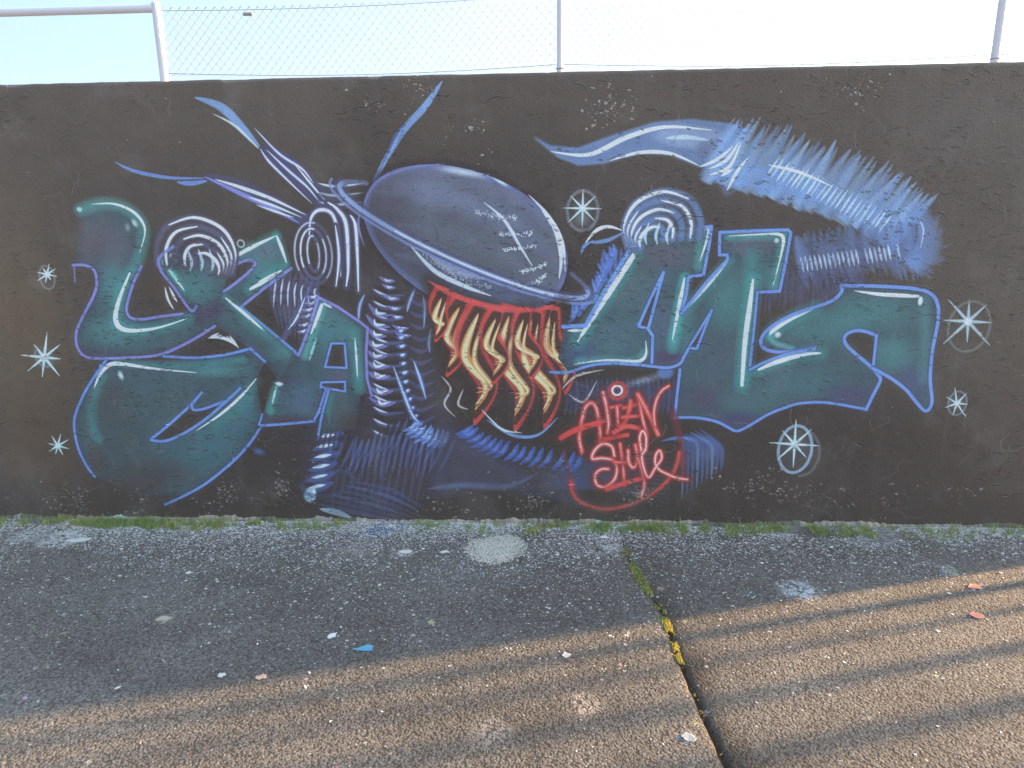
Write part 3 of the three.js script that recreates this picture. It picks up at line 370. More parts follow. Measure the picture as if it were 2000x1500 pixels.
function wallPanel(half) {
  const cv = document.createElement('canvas'); cv.width = PW; cv.height = PH;
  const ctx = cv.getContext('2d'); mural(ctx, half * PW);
  const bc = document.createElement('canvas'); bc.width = PW; bc.height = PH;
  const b = bc.getContext('2d'); b.fillStyle = 'rgb(128,128,128)'; b.fillRect(0, 0, PW, PH);
  const X = (x) => (x - X0) / MM - half * PW, Y = (y) => (WALL_H - y) / MM, near = (x) => X(x) > -40 && X(x) < PW + 40;
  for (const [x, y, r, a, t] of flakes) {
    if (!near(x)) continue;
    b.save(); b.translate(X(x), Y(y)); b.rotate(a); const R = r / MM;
    const g = b.createLinearGradient(0, -R * 0.5, 0, R * 0.5); g.addColorStop(0, `rgba(235,235,235,${0.35 + 0.55 * t})`); g.addColorStop(0.62, `rgba(190,190,190,${0.2 + 0.4 * t})`); g.addColorStop(0.7, `rgba(40,40,40,${0.5 + 0.4 * t})`); g.addColorStop(1, 'rgba(128,128,128,0)');
    b.fillStyle = g; b.beginPath(); b.ellipse(0, 0, R, R * 0.42, 0, 0, 7); b.fill(); b.restore();
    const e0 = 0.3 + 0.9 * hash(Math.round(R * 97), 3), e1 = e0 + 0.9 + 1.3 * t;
    if (t > 0.3) { ctx.strokeStyle = `rgba(12,10,10,${0.35 + 0.5 * t})`; ctx.lineWidth = 1 + 0.9 * t; ctx.beginPath(); ctx.ellipse(X(x), Y(y) + 1.2, R, R * 0.36, a, e0, e1); ctx.stroke(); }  // dark lower edge: shading of the curled flake put into the colour
    if (t > 0.5) { ctx.strokeStyle = `rgba(${150 + 50 * t},${144 + 50 * t},${138 + 50 * t},${0.15 + 0.5 * (t - 0.5) * 2})`; ctx.lineWidth = 1.1; ctx.beginPath(); ctx.ellipse(X(x), Y(y) - 0.4, R, R * 0.36, a, e0 - 0.1, e1 - 0.5); ctx.stroke(); }  // pale rim of bare plaster, also painted as light on the lip
  }
  for (const [pts, t] of cracks) {
    if (!near(pts[0][0])) continue;
    const go = (c, w, dy) => { c.lineWidth = w; c.beginPath(); pts.forEach(([x, y], i) => (i ? c.lineTo(X(x), Y(y) + dy) : c.moveTo(X(x), Y(y) + dy))); c.stroke(); };
    b.strokeStyle = 'rgba(185,185,185,0.8)'; go(b, 2.4, -1.4); b.strokeStyle = 'rgba(50,50,50,0.85)'; go(b, 1.3, 0.6);
    ctx.strokeStyle = t > 0.25 ? `rgba(178,166,152,${0.3 + 0.55 * t})` : 'rgba(20,18,18,0.6)'; go(ctx, 1.2, 0);
  }
  for (const [x, y, r, t] of peels) {
    if (!near(x)) continue;
    const n = 7, R = r / MM; const shape = (c) => { c.beginPath(); for (let i = 0; i < n; i++) { const A = i / n * 6.283, k = R * (0.35 + 1.1 * hash(i, Math.round(x * 9000))); i ? c.lineTo(X(x) + Math.cos(A) * k, Y(y) + Math.sin(A) * k * 0.8) : c.moveTo(X(x) + k, Y(y)); } c.closePath(); c.fill(); };
    const v = 95 + 85 * t; ctx.fillStyle = `rgba(${v},${v * 0.96},${v * 0.9},0.9)`; shape(ctx); b.fillStyle = 'rgba(40,40,40,0.85)'; shape(b);
  }
  const im = ctx.getImageData(0, 0, PW, PH).data, bi = b.getImageData(0, 0, PW, PH).data, col = new Uint8Array(PW * PH * 4), hgt = new Uint8Array(PW * PH * 4);
  for (let j = 0; j < PH; j++) for (let i = 0; i < PW; i++) {
    const s = ((PH - 1 - j) * PW + i) * 4, o = (j * PW + i) * 4, x = X0 + (i + half * PW) * MM, y = j * MM;
    const lo = fbm(x * 1.1, y * 1.1, 4), mid = fbm(x * 9, y * 14, 3), fine = hash(i + half * PW, j), grit = vnoise(x * 260, y * 260), st = fbm(x * 14 + 5, y * 1.2, 3);
    let m = GAIN * (0.74 + 0.4 * (fbm(x * 2.3 + 11, y * 0.7, 4) - 0.5) + 0.16 * (vnoise(x * 6.5, y * 0.8) - 0.5) + 0.34 * lo + 0.22 * (mid - 0.5) + 0.16 * (fine - 0.5) + 0.22 * (grit - 0.5));
    // bloom of dust and salts: grey mottling, more of it low down
    const salt = smooth(0.62, 0.85, fbm(x * 5 + 31, y * 5 + 2, 4) + 0.16 * smooth(0.35, 0, y)) * (0.3 + 0.7 * fine) * (hash(i * 3 + half, j >> 1) > 0.45 ? 1 : 0.15) * 0.06 + smooth(0.6, 0.8, st) * 0.01;
    const dirt = 1 - 0.5 * smooth(0.28, 0.02, y) * (0.5 + 0.7 * mid);
    for (let k = 0; k < 3; k++) col[o + k] = toS(Math.min(0.9, LIN[im[s + k]] * m * dirt) + salt * [1, 0.97, 0.92][k] + 0.002);
    col[o + 3] = 255;
    hgt[o] = hgt[o + 1] = hgt[o + 2] = clamp(bi[s] + 46 * (mid - 0.5) + 34 * (grit - 0.5) + 16 * (fine - 0.5), 0, 255); hgt[o + 3] = 255;
  }
  faceColour[half] = (x, y) => { const o = (clamp(Math.round(y / MM), 0, PH - 1) * PW + clamp(Math.round((x - X0) / MM) - half * PW, 0, PW - 1)) * 4; return [LIN[col[o]], LIN[col[o + 1]], LIN[col[o + 2]]]; };
  return new THREE.MeshStandardMaterial({ map: dataTex(col, PW, PH, true), bumpMap: dataTex(hgt, PW, PH, false), bumpScale: 0.019, roughness: 0.62 });
}
// wavy face with a rounded top arris
function faceGeo(xa, xb, nx) {
  const rows = []; for (let i = 0; i <= 60; i++) rows.push(i / 60 * (WALL_H - 0.022)); for (let i = 1; i <= 5; i++) rows.push([i]);
  const pos = [], uv = [], idx = [];
  const bow = (x, y) => 0.006 * (fbm(x * 1.6 + 7, y * 1.6, 3) - 0.5) + 0.003 * (fbm(x * 9, y * 9 + 3, 2) - 0.5);
  rows.forEach((r) => { for (let i = 0; i <= nx; i++) { const x = xa + (xb - xa) * i / nx; let y, z; if (Array.isArray(r)) { const a = r[0] / 5 * Math.PI / 2; y = WALL_H - 0.022 + 0.022 * Math.sin(a); z = -0.022 + 0.022 * Math.cos(a); y += (0.006 * (fbm(x * 14, 1.5, 4) - 0.5) - 0.012 * smooth(0.66, 0.74, fbm(x * 7, 9.5, 3))) * Math.sin(a); } else { y = r; z = 0; } pos.push(x, y, z + bow(x, Math.min(y, WALL_H - 0.022))); uv.push((x - xa) / (xb - xa), y / WALL_H); } });
  for (let j = 0; j < rows.length - 1; j++) for (let i = 0; i < nx; i++) { const a = j * (nx + 1) + i, b = a + 1, c = a + nx + 1, d = c + 1; idx.push(a, b, d, a, d, c); }
  const g = new THREE.BufferGeometry(); g.setAttribute('position', new THREE.Float32BufferAttribute(pos, 3)); g.setAttribute('uv', new THREE.Float32BufferAttribute(uv, 2)); g.setIndex(idx); g.computeVertexNormals(); return g;
}
const plaster = new THREE.MeshStandardMaterial({ color: new THREE.Color().setRGB(0.22, 0.21, 0.2), roughness: 0.95 });
const wall = thing('painted_wall', 'long dark rendered wall covered with a graffiti mural, standing behind the asphalt', 'wall');
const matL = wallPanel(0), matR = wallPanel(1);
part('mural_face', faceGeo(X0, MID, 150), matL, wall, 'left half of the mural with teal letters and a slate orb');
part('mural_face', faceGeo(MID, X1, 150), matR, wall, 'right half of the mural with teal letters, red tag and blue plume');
const darkPaint = (() => {
  const n = 512, c = new Uint8Array(n * n * 4), h = new Uint8Array(n * n * 4);
  for (let j = 0; j < n; j++) for (let i = 0; i < n; i++) { const o = (j * n + i) * 4, m = 0.7 + 0.5 * fbm(i * 0.012, j * 0.012, 4) + 0.16 * (hash(i, j) - 0.5); [0.104, 0.083, 0.066].forEach((v, k) => (c[o + k] = toS(v * m))); h[o] = h[o + 1] = h[o + 2] = 255 * fbm(i * 0.4, j * 0.4, 3); c[o + 3] = h[o + 3] = 255; }
  const tc = dataTex(c, n, n, true), th = dataTex(h, n, n, false); for (const t of [tc, th]) { t.wrapS = t.wrapT = THREE.MirroredRepeatWrapping; t.repeat.set(5, 1); }
  return new THREE.MeshStandardMaterial({ map: tc, bumpMap: th, bumpScale: 0.003, roughness: 0.62 });
})();
part('plain_face', faceGeo(-14, X0, 120), darkPaint, wall);
{ const g = new THREE.BoxGeometry(X1 + 14, WALL_H + 0.1, 0.19); g.translate((X1 - 14) / 2, WALL_H / 2 - 0.052, -0.118); part('wall_body', g, plaster, wall); }
{ // curled scales of paint standing off the face, each in the colour of the paint around it
  const g = new THREE.BufferGeometry(), p = [], id = []; for (let i = 0; i <= 4; i++) { const x = (i / 4 - 0.5) * 2, e = Math.sqrt(Math.max(0, 1 - x * x * 0.8)); p.push(x, -0.35 * e + 0.12 * hash(i, 1), 0.0, x * 0.92, 0.3 * e * (0.7 + 0.6 * hash(i, 2)), 0.34 * e); } for (let i = 0; i < 4; i++) { const a = i * 2; id.push(a, a + 2, a + 1, a + 1, a + 2, a + 3); }
  g.setAttribute('position', new THREE.Float32BufferAttribute(p, 3)); g.setIndex(id); g.computeVertexNormals();
  const list = []; for (let i = 0; list.length < 5200 && i < 60000; i++) { const x = rr(X0 + 0.02, X1 - 0.02), y = rr(0.03, WALL_H - 0.06); if (fbm(x * 2.1 + 3, y * 2.6 + 9, 4) + 0.1 * (1 - y / WALL_H) < 0.5 + 0.22 * rnd()) continue; list.push([x, y, rr(0.003, 0.012) * (rnd() < 0.06 ? 1.7 : 1)]); }
  const m = new THREE.InstancedMesh(g, new THREE.MeshStandardMaterial({ roughness: 0.8, side: THREE.DoubleSide }), list.length), M = new THREE.Matrix4(), q = new THREE.Quaternion(), c = new THREE.Color();
  list.forEach(([x, y, r], i) => { const up = rnd() < 0.62; q.setFromEuler(new THREE.Euler(up ? rr(-0.2, 0.3) : rr(-0.5, 0.1), 0, (up ? 0 : Math.PI) + rr(-0.5, 0.5) + (rnd() < 0.15 ? 1.3 : 0))); M.compose(new THREE.Vector3(x, y, 0.003), q, new THREE.Vector3(r, r * rr(0.5, 1), r)); m.setMatrixAt(i, M); const k = rr(0.75, 1.35), f = faceColour[x < MID ? 0 : 1](x, y - r * 0.5); m.setColorAt(i, c.setRGB(...f.map((v) => Math.min(0.9, v * k + (rnd() < 0.1 ? 0.06 : 0.004))))); });
  m.name = 'paint_scales'; m.userData = { kind: 'stuff' }; m.castShadow = m.receiveShadow = true; wall.add(m);
}
{ // rough mortar footing, broken along its front edge
  const n = 1500, pos = [], col = [], idx = [], xa = -4.6, xb = X1;
  for (let i = 0; i <= n; i++) {
    const x = xa + (xb - xa) * i / n, k = fbm(x * 9, 3.3, 5), f = vnoise(x * 90, 8.1), h = 0.001 + 0.017 * smooth(0.38, 0.62, k) * (0.35 + 0.9 * vnoise(x * 33, 2.2)) + 0.008 * f * k, d = 0.008 + 0.03 * k * vnoise(x * 21, 6.6) + 0.012 * (f - 0.3);
    const t = fbm(x * 3.1, 15.2, 3), c = t > 0.72 ? [0.3, 0.42, 0.37] : t > 0.5 ? [0.34, 0.29, 0.24] : t > 0.36 ? [0.26, 0.25, 0.22] : [0.1, 0.12, 0.08], s = 0.45 + 0.7 * f + 0.5 * hash(i, 5);
    for (const [y, z] of [[-0.02, d + 0.006], [h * 0.8, d], [h, d * 0.7], [h + 0.003 * f, -0.01]]) { pos.push(x, y, z); col.push(c[0] * s, c[1] * s, c[2] * s); }
  }
  for (let i = 0; i < n; i++) for (let j = 0; j < 3; j++) { const a = i * 4 + j, b = a + 4; idx.push(a, b, a + 1, b, b + 1, a + 1); }
  const g = new THREE.BufferGeometry(); g.setAttribute('position', new THREE.Float32BufferAttribute(pos, 3)); g.setAttribute('color', new THREE.Float32BufferAttribute(col, 3)); g.setIndex(idx); g.computeVertexNormals();
  part('mortar_footing', g, new THREE.MeshStandardMaterial({ vertexColors: true, roughness: 0.95 }), wall);
}

// ---------------------------------------------------------------- ground: two asphalt slabs with an open joint
const JOINT = [[1212, 1040], [1222, 1078], [1240, 1110], [1262, 1150], [1290, 1190], [1304, 1222], [1316, 1255], [1330, 1290], [1352, 1345], [1385, 1420], [1420, 1500]].map(([u, v]) => onGround(u, v));
function jointX(z) {
  const w = 0.012 * (fbm(z * 8, 2.2, 3) - 0.5);
  if (z <= JOINT[0][1]) return JOINT[0][0] + w - (JOINT[0][1] - z) * 0.15;
  for (let i = 1; i < JOINT.length; i++) if (z <= JOINT[i][1]) { const a = JOINT[i - 1], b = JOINT[i]; return a[0] + (b[0] - a[0]) * (z - a[1]) / (b[1] - a[1]) + w; }
  const l = JOINT[JOINT.length - 1]; return l[0] + (z - l[1]) * 0.08 + w;
}
const ZA = 0.0, ZB = 3.3;
const sag = (x, z) => 0.006 * (fbm(x * 1.1 + 20, z * 1.1, 3) - 0.5);
const spots = [ // [u, v, radius m, albedo, strength]: splashes and stains on the asphalt
  [1560, 1152, 0.12, [0.62, 0.68, 0.74], 0.75], [740, 1036, 0.11, [0.06, 0.15, 0.3], 1.3], [775, 1030, 0.08, [0.05, 0.16, 0.28], 1.2], [120, 1052, 0.16, [0.6, 0.64, 0.64], 1.0], [60, 1044, 0.14, [0.55, 0.58, 0.58], 0.8], [1500, 1030, 0.2, [0.5, 0.53, 0.58], 0.6], [1700, 1040, 0.25, [0.5, 0.52, 0.56], 0.6], [1850, 1042, 0.22, [0.5, 0.53, 0.56], 0.6],
  [320, 1208, 0.05, [0.45, 0.44, 0.38], 1], [1195, 1070, 0.07, [0.55, 0.58, 0.6], 0.8], [790, 1080, 0.06, [0.62, 0.63, 0.62], 1], [700, 1072, 0.12, [0.4, 0.38, 0.36], 0.5], [870, 1120, 0.3, [0.2, 0.2, 0.21], 0.4], [250, 1160, 0.4, [0.2, 0.21, 0.22], 0.35], [1140, 1375, 0.09, [0.42, 0.38, 0.34], 0.6], [960, 1430, 0.1, [0.3, 0.3, 0.3], 0.5], [1340, 1440, 0.05, [0.4, 0.42, 0.42], 0.8], [1850, 1110, 0.06, [0.45, 0.52, 0.46], 0.6],
].map(([u, v, r, c, s]) => [...onGround(u, v), r, c, s]);
for (let i = 0; i < 150; i++) spots.push([rr(-3, 3.5), rr(0.25, 2.6), rr(0.008, 0.026), [0.44, 0.42, 0.38].map((c) => c * rr(0.7, 1.3)), rr(0.3, 0.9)]);
function slab(xa, xb, right) {
  const w = 2048, h = 1424, sx = (xb - xa) / w, sz = (ZB - ZA) / h, H = new Float32Array(w * h), C = new Float32Array(w * h).fill(0.045), K = new Float32Array(w * h);
  const stamp = (x, z, rx, f) => { const px = (x - xa) / sx, pz = (z - ZA) / sz, ax = rx / sx, az = rx / sz; for (let j = Math.max(0, Math.ceil(pz - az)); j <= Math.min(h - 1, pz + az); j++) for (let i = Math.max(0, Math.ceil(px - ax)); i <= Math.min(w - 1, px + ax); i++) { const d = Math.hypot((i - px) / ax, (j - pz) / az); if (d < 1) f(j * w + i, d); } };
  const N = Math.round((xb - xa) * (ZB - ZA) / (0.0076 * 0.0076) * 1.5);
  for (let n = 0; n < N; n++) {
    const x = rr(xa, xb), z = rr(ZA, ZB), r = 0.0029 + 0.0032 * Math.pow(rnd(), 1.6), t = 0.07 + 0.11 * Math.pow(rnd(), 1.8), top = rr(0.45, 1), k = rnd();
    stamp(x, z, r, (o, d) => { const q = top * Math.sqrt(1 - d * d * 0.9); if (q > H[o]) { H[o] = q; C[o] = t; K[o] = k; } });
  }
  const col = new Uint8Array(w * h * 4), hg = new Uint8Array(w * h * 4), white = new Float32Array(w * h), tint = [0, 1, 2].map(() => new Float32Array(w * h)), mix = new Float32Array(w * h);
  // flakes of paint that came off the wall: dense along its foot, thinning out
  const M = right ? 24000 : 46000; for (let n = 0; n < M; n++) {
    const x = rr(xa, xb), z = 0.02 - Math.log(1 - rnd() * 0.985) * (rnd() < 0.62 ? 0.15 : 0.5); if (z > ZB) continue;
    const r = rr(0.0018, 0.0045) * (rnd() < 0.05 ? 2.2 : 1), b = rr(0.45, 0.88) * (1 - 0.4 * smooth(0.6, 1.6, z)), e = hash(n, 4) < 0.1 ? 1 : 0; if (fbm(x * 2.3, z * 2.3, 3) + 0.25 * rnd() < (right ? 0.56 : 0.5)) continue;
    stamp(x, z, r, (o, d) => { if (d < 0.7 + 0.3 * hash(o, 3)) white[o] = Math.max(white[o], b); });
  }
  for (const [x, z, r, c, s] of spots) stamp(x, z, r, (o, d) => { const i = o % w, j = (o - i) / w, q = s * (1 - smooth(0.35, 1, d)) * smooth(0.32, 0.6, vnoise(i * 0.11, j * 0.16) * 0.5 + vnoise(i * 0.5, j * 0.7) * 0.5 + 0.15 * (H[o] - 0.5)); if (q > mix[o]) { mix[o] = Math.min(1, q); for (let k = 0; k < 3; k++) tint[k][o] = c[k]; } });
  for (let j = 0; j < h; j++) for (let i = 0; i < w; i++) {
    const o = j * w + i, x = xa + (i + 0.5) * sx, z = ZA + (j + 0.5) * sz, lo = fbm(x * 0.9 + 40, z * 0.9, 4), md = fbm(x * 7, z * 7 + 11, 3), jx = x - jointX(z);
    let a = C[o] * (right ? 0.88 : 1.06) * (0.5 + 1.0 * lo + 0.35 * (fbm(x * 2.6 + 9, z * 5.5, 4) - 0.5)) * (0.8 + 0.4 * md); if (H[o] > 0.55) a += 0.012;
    const soil = right ? smooth(0.16, 0.0, jx + 0.08 * (md - 0.5)) * smooth(0.5, 0.9, z) : smooth(0.03, 0, -jx) * 0.8; a *= 1 - 0.62 * soil;
    const wallDust = smooth(0.2, 0.03, z) * smooth(0.35, 0.6, fbm(x * 4, z * 9, 3)); a = a * (1 - 0.5 * wallDust) + 0.13 * wallDust * (0.4 + hash(i, j));
    let c = [a * 1.02, a * 1.0, a * (0.97 - 0.05 * K[o])];
    if (white[o]) c = c.map((v, k) => v * 0.2 + white[o] * [0.98, 1, 1][k] * 0.8);
    if (mix[o]) c = c.map((v, k) => v * (1 - mix[o]) + tint[k][o] * mix[o] * (0.55 + 0.6 * H[o]));
    for (let k = 0; k < 3; k++) col[o * 4 + k] = toS(c[k]); col[o * 4 + 3] = 255;
    const v = clamp(40 + 150 * H[o] + 40 * (md - 0.5) + (white[o] ? 22 : 0), 0, 255); hg[o * 4] = hg[o * 4 + 1] = hg[o * 4 + 2] = v; hg[o * 4 + 3] = 255;
  }
  const mat = new THREE.MeshStandardMaterial({ map: dataTex(col, w, h, true), bumpMap: dataTex(hg, w, h, false), bumpScale: 0.0048, roughness: 0.9 });
  // sheet: one side follows the joint, with a rounded broken edge
  const nz = 620, cols = [0, 0.004, 0.012, 0.03]; for (let i = 1; i <= 60; i++) cols.push(0.03 + (Math.abs(right ? xb - 0.5 : 0.5 - xa) - 0.03) * Math.pow(i / 60, 1.2));
  const drop = [0.03, 0.009, 0.003, 0.0005], pos = [], uv = [], idx = [], n = cols.length;
  for (let j = 0; j <= nz; j++) { const z = ZA + (ZB - ZA) * j / nz, open = smooth(0.7, 1.15, z), e = jointX(z) + (right ? 1 : -1) * (0.0015 + 0.0045 * open); cols.forEach((c, i) => { let x = right ? e + c : e - c; if (i === n - 1) x = right ? xb : xa; const rough = i < 4 ? 0.004 * (vnoise(z * 45, right ? 3 : 9) - 0.5) : 0; x += rough; pos.push(x, sag(x, z) - (drop[i] ?? 0) * (0.25 + 0.75 * open) - (right ? 0.004 * Math.exp(-c * 6) : 0), z); uv.push((x - xa) / (xb - xa), (z - ZA) / (ZB - ZA)); }); }
  for (let j = 0; j < nz; j++) for (let i = 0; i < n - 1; i++) { const a = j * n + i, b = a + 1, c = a + n, d = c + 1; if (right) idx.push(a, c, b, b, c, d); else idx.push(a, b, c, b, d, c); }
  const g = new THREE.BufferGeometry(); g.setAttribute('position', new THREE.Float32BufferAttribute(pos, 3)); g.setAttribute('uv', new THREE.Float32BufferAttribute(uv, 2)); g.setIndex(idx); g.computeVertexNormals();
  return [g, mat];
}
const XL = -4.4, XR = 5.2;
{ const [g, m] = slab(XL, 0.75, false); solo('asphalt_slab', g, m, { kind: 'structure', label: 'left asphalt slab in front of the wall, larger side of the joint', category: 'pavement' }); }
{ const [g, m] = slab(0.3, XR, true); solo('asphalt_slab', g, m, { kind: 'structure', label: 'right asphalt slab in front of the wall, striped by post shadows', category: 'pavement' }); }
{ // ground out to the horizon, one sheet just below the slabs
  const g = new THREE.PlaneGeometry(3000, 3000, 1, 1); g.rotateX(-Math.PI / 2); g.translate(0, -0.036, 0);
  solo('ground', g, new THREE.MeshStandardMaterial({ color: new THREE.Color().setRGB(0.05, 0.045, 0.038), roughness: 0.95 }), { kind: 'structure', label: 'dark ground reaching away under and around the slabs', category: 'ground' });
}
{ // the yard carries on round the two slabs
  const w = 512, d = new Uint8Array(w * w * 4); for (let j = 0; j < w; j++) for (let i = 0; i < w; i++) { const o = (j * w + i) * 4, v = toS(0.085 + 0.15 * Math.pow(hash(i >> 1, j >> 1), 2) * (0.6 + 0.4 * hash(i, j))); d[o] = d[o + 1] = v; d[o + 2] = v * 0.98; d[o + 3] = 255; }
  const t = dataTex(d, w, w, true); t.wrapS = t.wrapT = THREE.RepeatWrapping;
  const m = new THREE.MeshStandardMaterial({ map: t, bumpMap: t, bumpScale: 0.003, roughness: 0.9 });
  const sheet = (xa, xb, za, zb) => { const g = new THREE.PlaneGeometry(xb - xa, zb - za, 40, 40); g.rotateX(-Math.PI / 2); g.translate((xa + xb) / 2, 0, (za + zb) / 2); const p = g.attributes.position, u = g.attributes.uv; for (let i = 0; i < p.count; i++) u.setXY(i, p.getX(i) / 1.3, p.getZ(i) / 1.3); return g; };
  solo('yard_asphalt', mergeGeometries([sheet(-30, XL, 0, ZB), sheet(XR, 30, 0, ZB), sheet(-30, 30, ZB, 40), sheet(-30, 30, -30, -0.24)]), m, { kind: 'structure', label: 'worn asphalt yard around the two slabs', category: 'pavement' });
}

// ---------------------------------------------------------------- chain-link fence on the wall
const steel = new THREE.MeshStandardMaterial({ color: new THREE.Color().setRGB(0.68, 0.68, 0.74), metalness: 0.0, roughness: 0.5 });
const galv = new THREE.MeshStandardMaterial({ color: new THREE.Color().setRGB(0.3, 0.31, 0.34), metalness: 0.1, roughness: 0.55 });
{
  const zf = -0.12, f = thing('chain_link_fence', 'galvanised chain link fence with pale tube posts along the wall top', 'fence', null, [0, WALL_H, zf]);
  const px = (u, v) => { const [x, y] = onWall(u, v, zf); return [x, y - WALL_H]; };
  const xp = [px(322, 160)[0], px(1093.5, 146)[0], px(1942, 122)[0], X1 - 0.06], topL = px(310, 12)[1], R = 0.0215;
  const corner = [xp[0], topL - 0.012, 0];
  part('corner_post', rod([xp[0], -0.05, 0], [xp[0] + 0.002, topL + 0.012, 0], R, 18), steel, f);
  part('top_rail', rod([-9, topL - 0.01, 0], [xp[0] - 0.004, topL - 0.01, 0], R * 0.94, 16), steel, f);
  { const g = new THREE.SphereGeometry(R * 1.02, 16, 10); g.translate(corner[0], topL + 0.004, 0); part('corner_joint', g, steel, f); }
  for (let i = 1; i < 4; i++) { part('post', rod([xp[i], -0.05, 0], [xp[i], 0.62, 0], i === 1 ? 0.0155 : 0.019, 16), steel, f); const b = new THREE.TorusGeometry(0.0205, 0.003, 6, 16); b.rotateX(Math.PI / 2); b.translate(xp[i], 0.03, 0); part('post_clip', b, galv, f); }
  part('post', rod([-6.4, -0.05, 0], [-6.4, topL - 0.02, 0], R, 14), steel, f);
  // mesh: every strand zigzags from top to bottom wire
  const yTop = (x) => { const t = (x - xp[0]) / (xp[1] - xp[0]); return t < 1 ? topL - 0.022 - 0.035 * 4 * t * (1 - t) * 0.55 + 0.028 * t : topL + 0.012 + 0.02 * Math.sin((x - xp[1]) * 1.1); };
  const yBot = (x) => { const i = x < xp[1] ? 0 : x < xp[2] ? 1 : 2, t = (x - xp[i]) / (xp[i + 1] - xp[i]); return 0.05 - 0.028 * Math.sin(Math.PI * clamp(t)); };
  const MW = 0.0112, MHh = 0.0245;
  const wire = [];
  const seg = (a, b, r) => { const A = new THREE.Vector3(...a), B = new THREE.Vector3(...b), d = B.clone().sub(A), g = new THREE.CylinderGeometry(r, r, d.length() + r, 4, 1, true); g.applyQuaternion(new THREE.Quaternion().setFromUnitVectors(new THREE.Vector3(0, 1, 0), d.normalize())); g.translate(...A.add(B).multiplyScalar(0.5).toArray()); g.deleteAttribute('uv'); wire.push(g); };
  const x0 = xp[0] + 0.04, nS = Math.floor((xp[3] - x0) / (MW * 2));
  for (let s = 0; s < nS; s++) {
    const x = x0 + s * MW * 2, top = yTop(x) + 0.018, bot = yBot(x) - 0.012; let y = top, k = s % 2, prev = [x + (s % 2 ? MW * 2 : 0), y, 0.002];
    while (y > bot) { const ny = Math.max(bot, y - MHh), nx = x + (k % 2 ? 0 : MW * 2) * 1.03 - 0.0005, p = [nx + 0.0024 * (hash(s, k) - 0.5), ny, k % 2 ? 0.002 : -0.002]; seg(prev, p, 0.0011); prev = p; y = ny; k++; if (k > 60) break; }
    const xt = x + (s % 2 ? MW * 2 : 0);
    seg([xt, top, 0.002], [xt + 0.008 * (s % 2 ? 1 : -1), top - 0.01, -0.003], 0.0014);
  }
  const mm = part('wire_mesh', mergeGeometries(wire), galv, f); mm.userData.kind = 'stuff';
  for (const fn of [(x) => yTop(x), (x) => yBot(x)]) { const pts = []; for (let x = xp[0]; x <= xp[3]; x += 0.05) pts.push(new THREE.Vector3(x, fn(x), 0.004)); part('line_wire', new THREE.TubeGeometry(new THREE.CatmullRomCurve3(pts), 400, 0.0016, 5), galv, f); }
  part('tension_bar', rod([xp[0] + 0.034, 0.02, 0.003], [xp[0] + 0.03, topL - 0.02, 0.003], 0.0016, 6), galv, f);
  for (let i = 0; i < 26; i++) { const x = xp[0] + 0.15 + i * (xp[3] - xp[0] - 0.3) / 26, g = new THREE.TorusGeometry(0.0032, 0.0012, 5, 8); g.rotateY(1.2); g.translate(x + 0.05 * hash(i, 5), yBot(x) + 0.001, 0.004); part('wire_tie', g, galv, f); }
  { const [x, y] = px(485, 28), g = new THREE.CapsuleGeometry(0.009, 0.036, 4, 10); g.rotateZ(Math.PI / 2); g.translate(x, y, 0.006); part('wire_tensioner', g, galv, f); }
}
// steel posts standing in line beyond the end of the wall (out of the frame; they throw the stripes of shade)
[[3.83, 0.028], [4.37, 0.018], [5.08, 0.03], [5.95, 0.036], [6.9, 0.036]].forEach(([x, r], i) => {
  const o = thing('fence_post', ['slim steel post nearest the end of the wall', 'slim steel post second from the end of the wall', 'thick steel post third from the end of the wall', 'thickest steel post, fourth from the wall end', 'steel post farthest from the end of the wall'][i], 'post', 'posts in line beyond the wall', [x * S, -0.03, 0]);
  part('shaft', rod([0, 0, 0], [0, 2.35, 0], r, 16), galv, o); part('cap', rod([0, 2.35, 0], [0, 2.37, 0], r * 1.15, 16), galv, o);
});

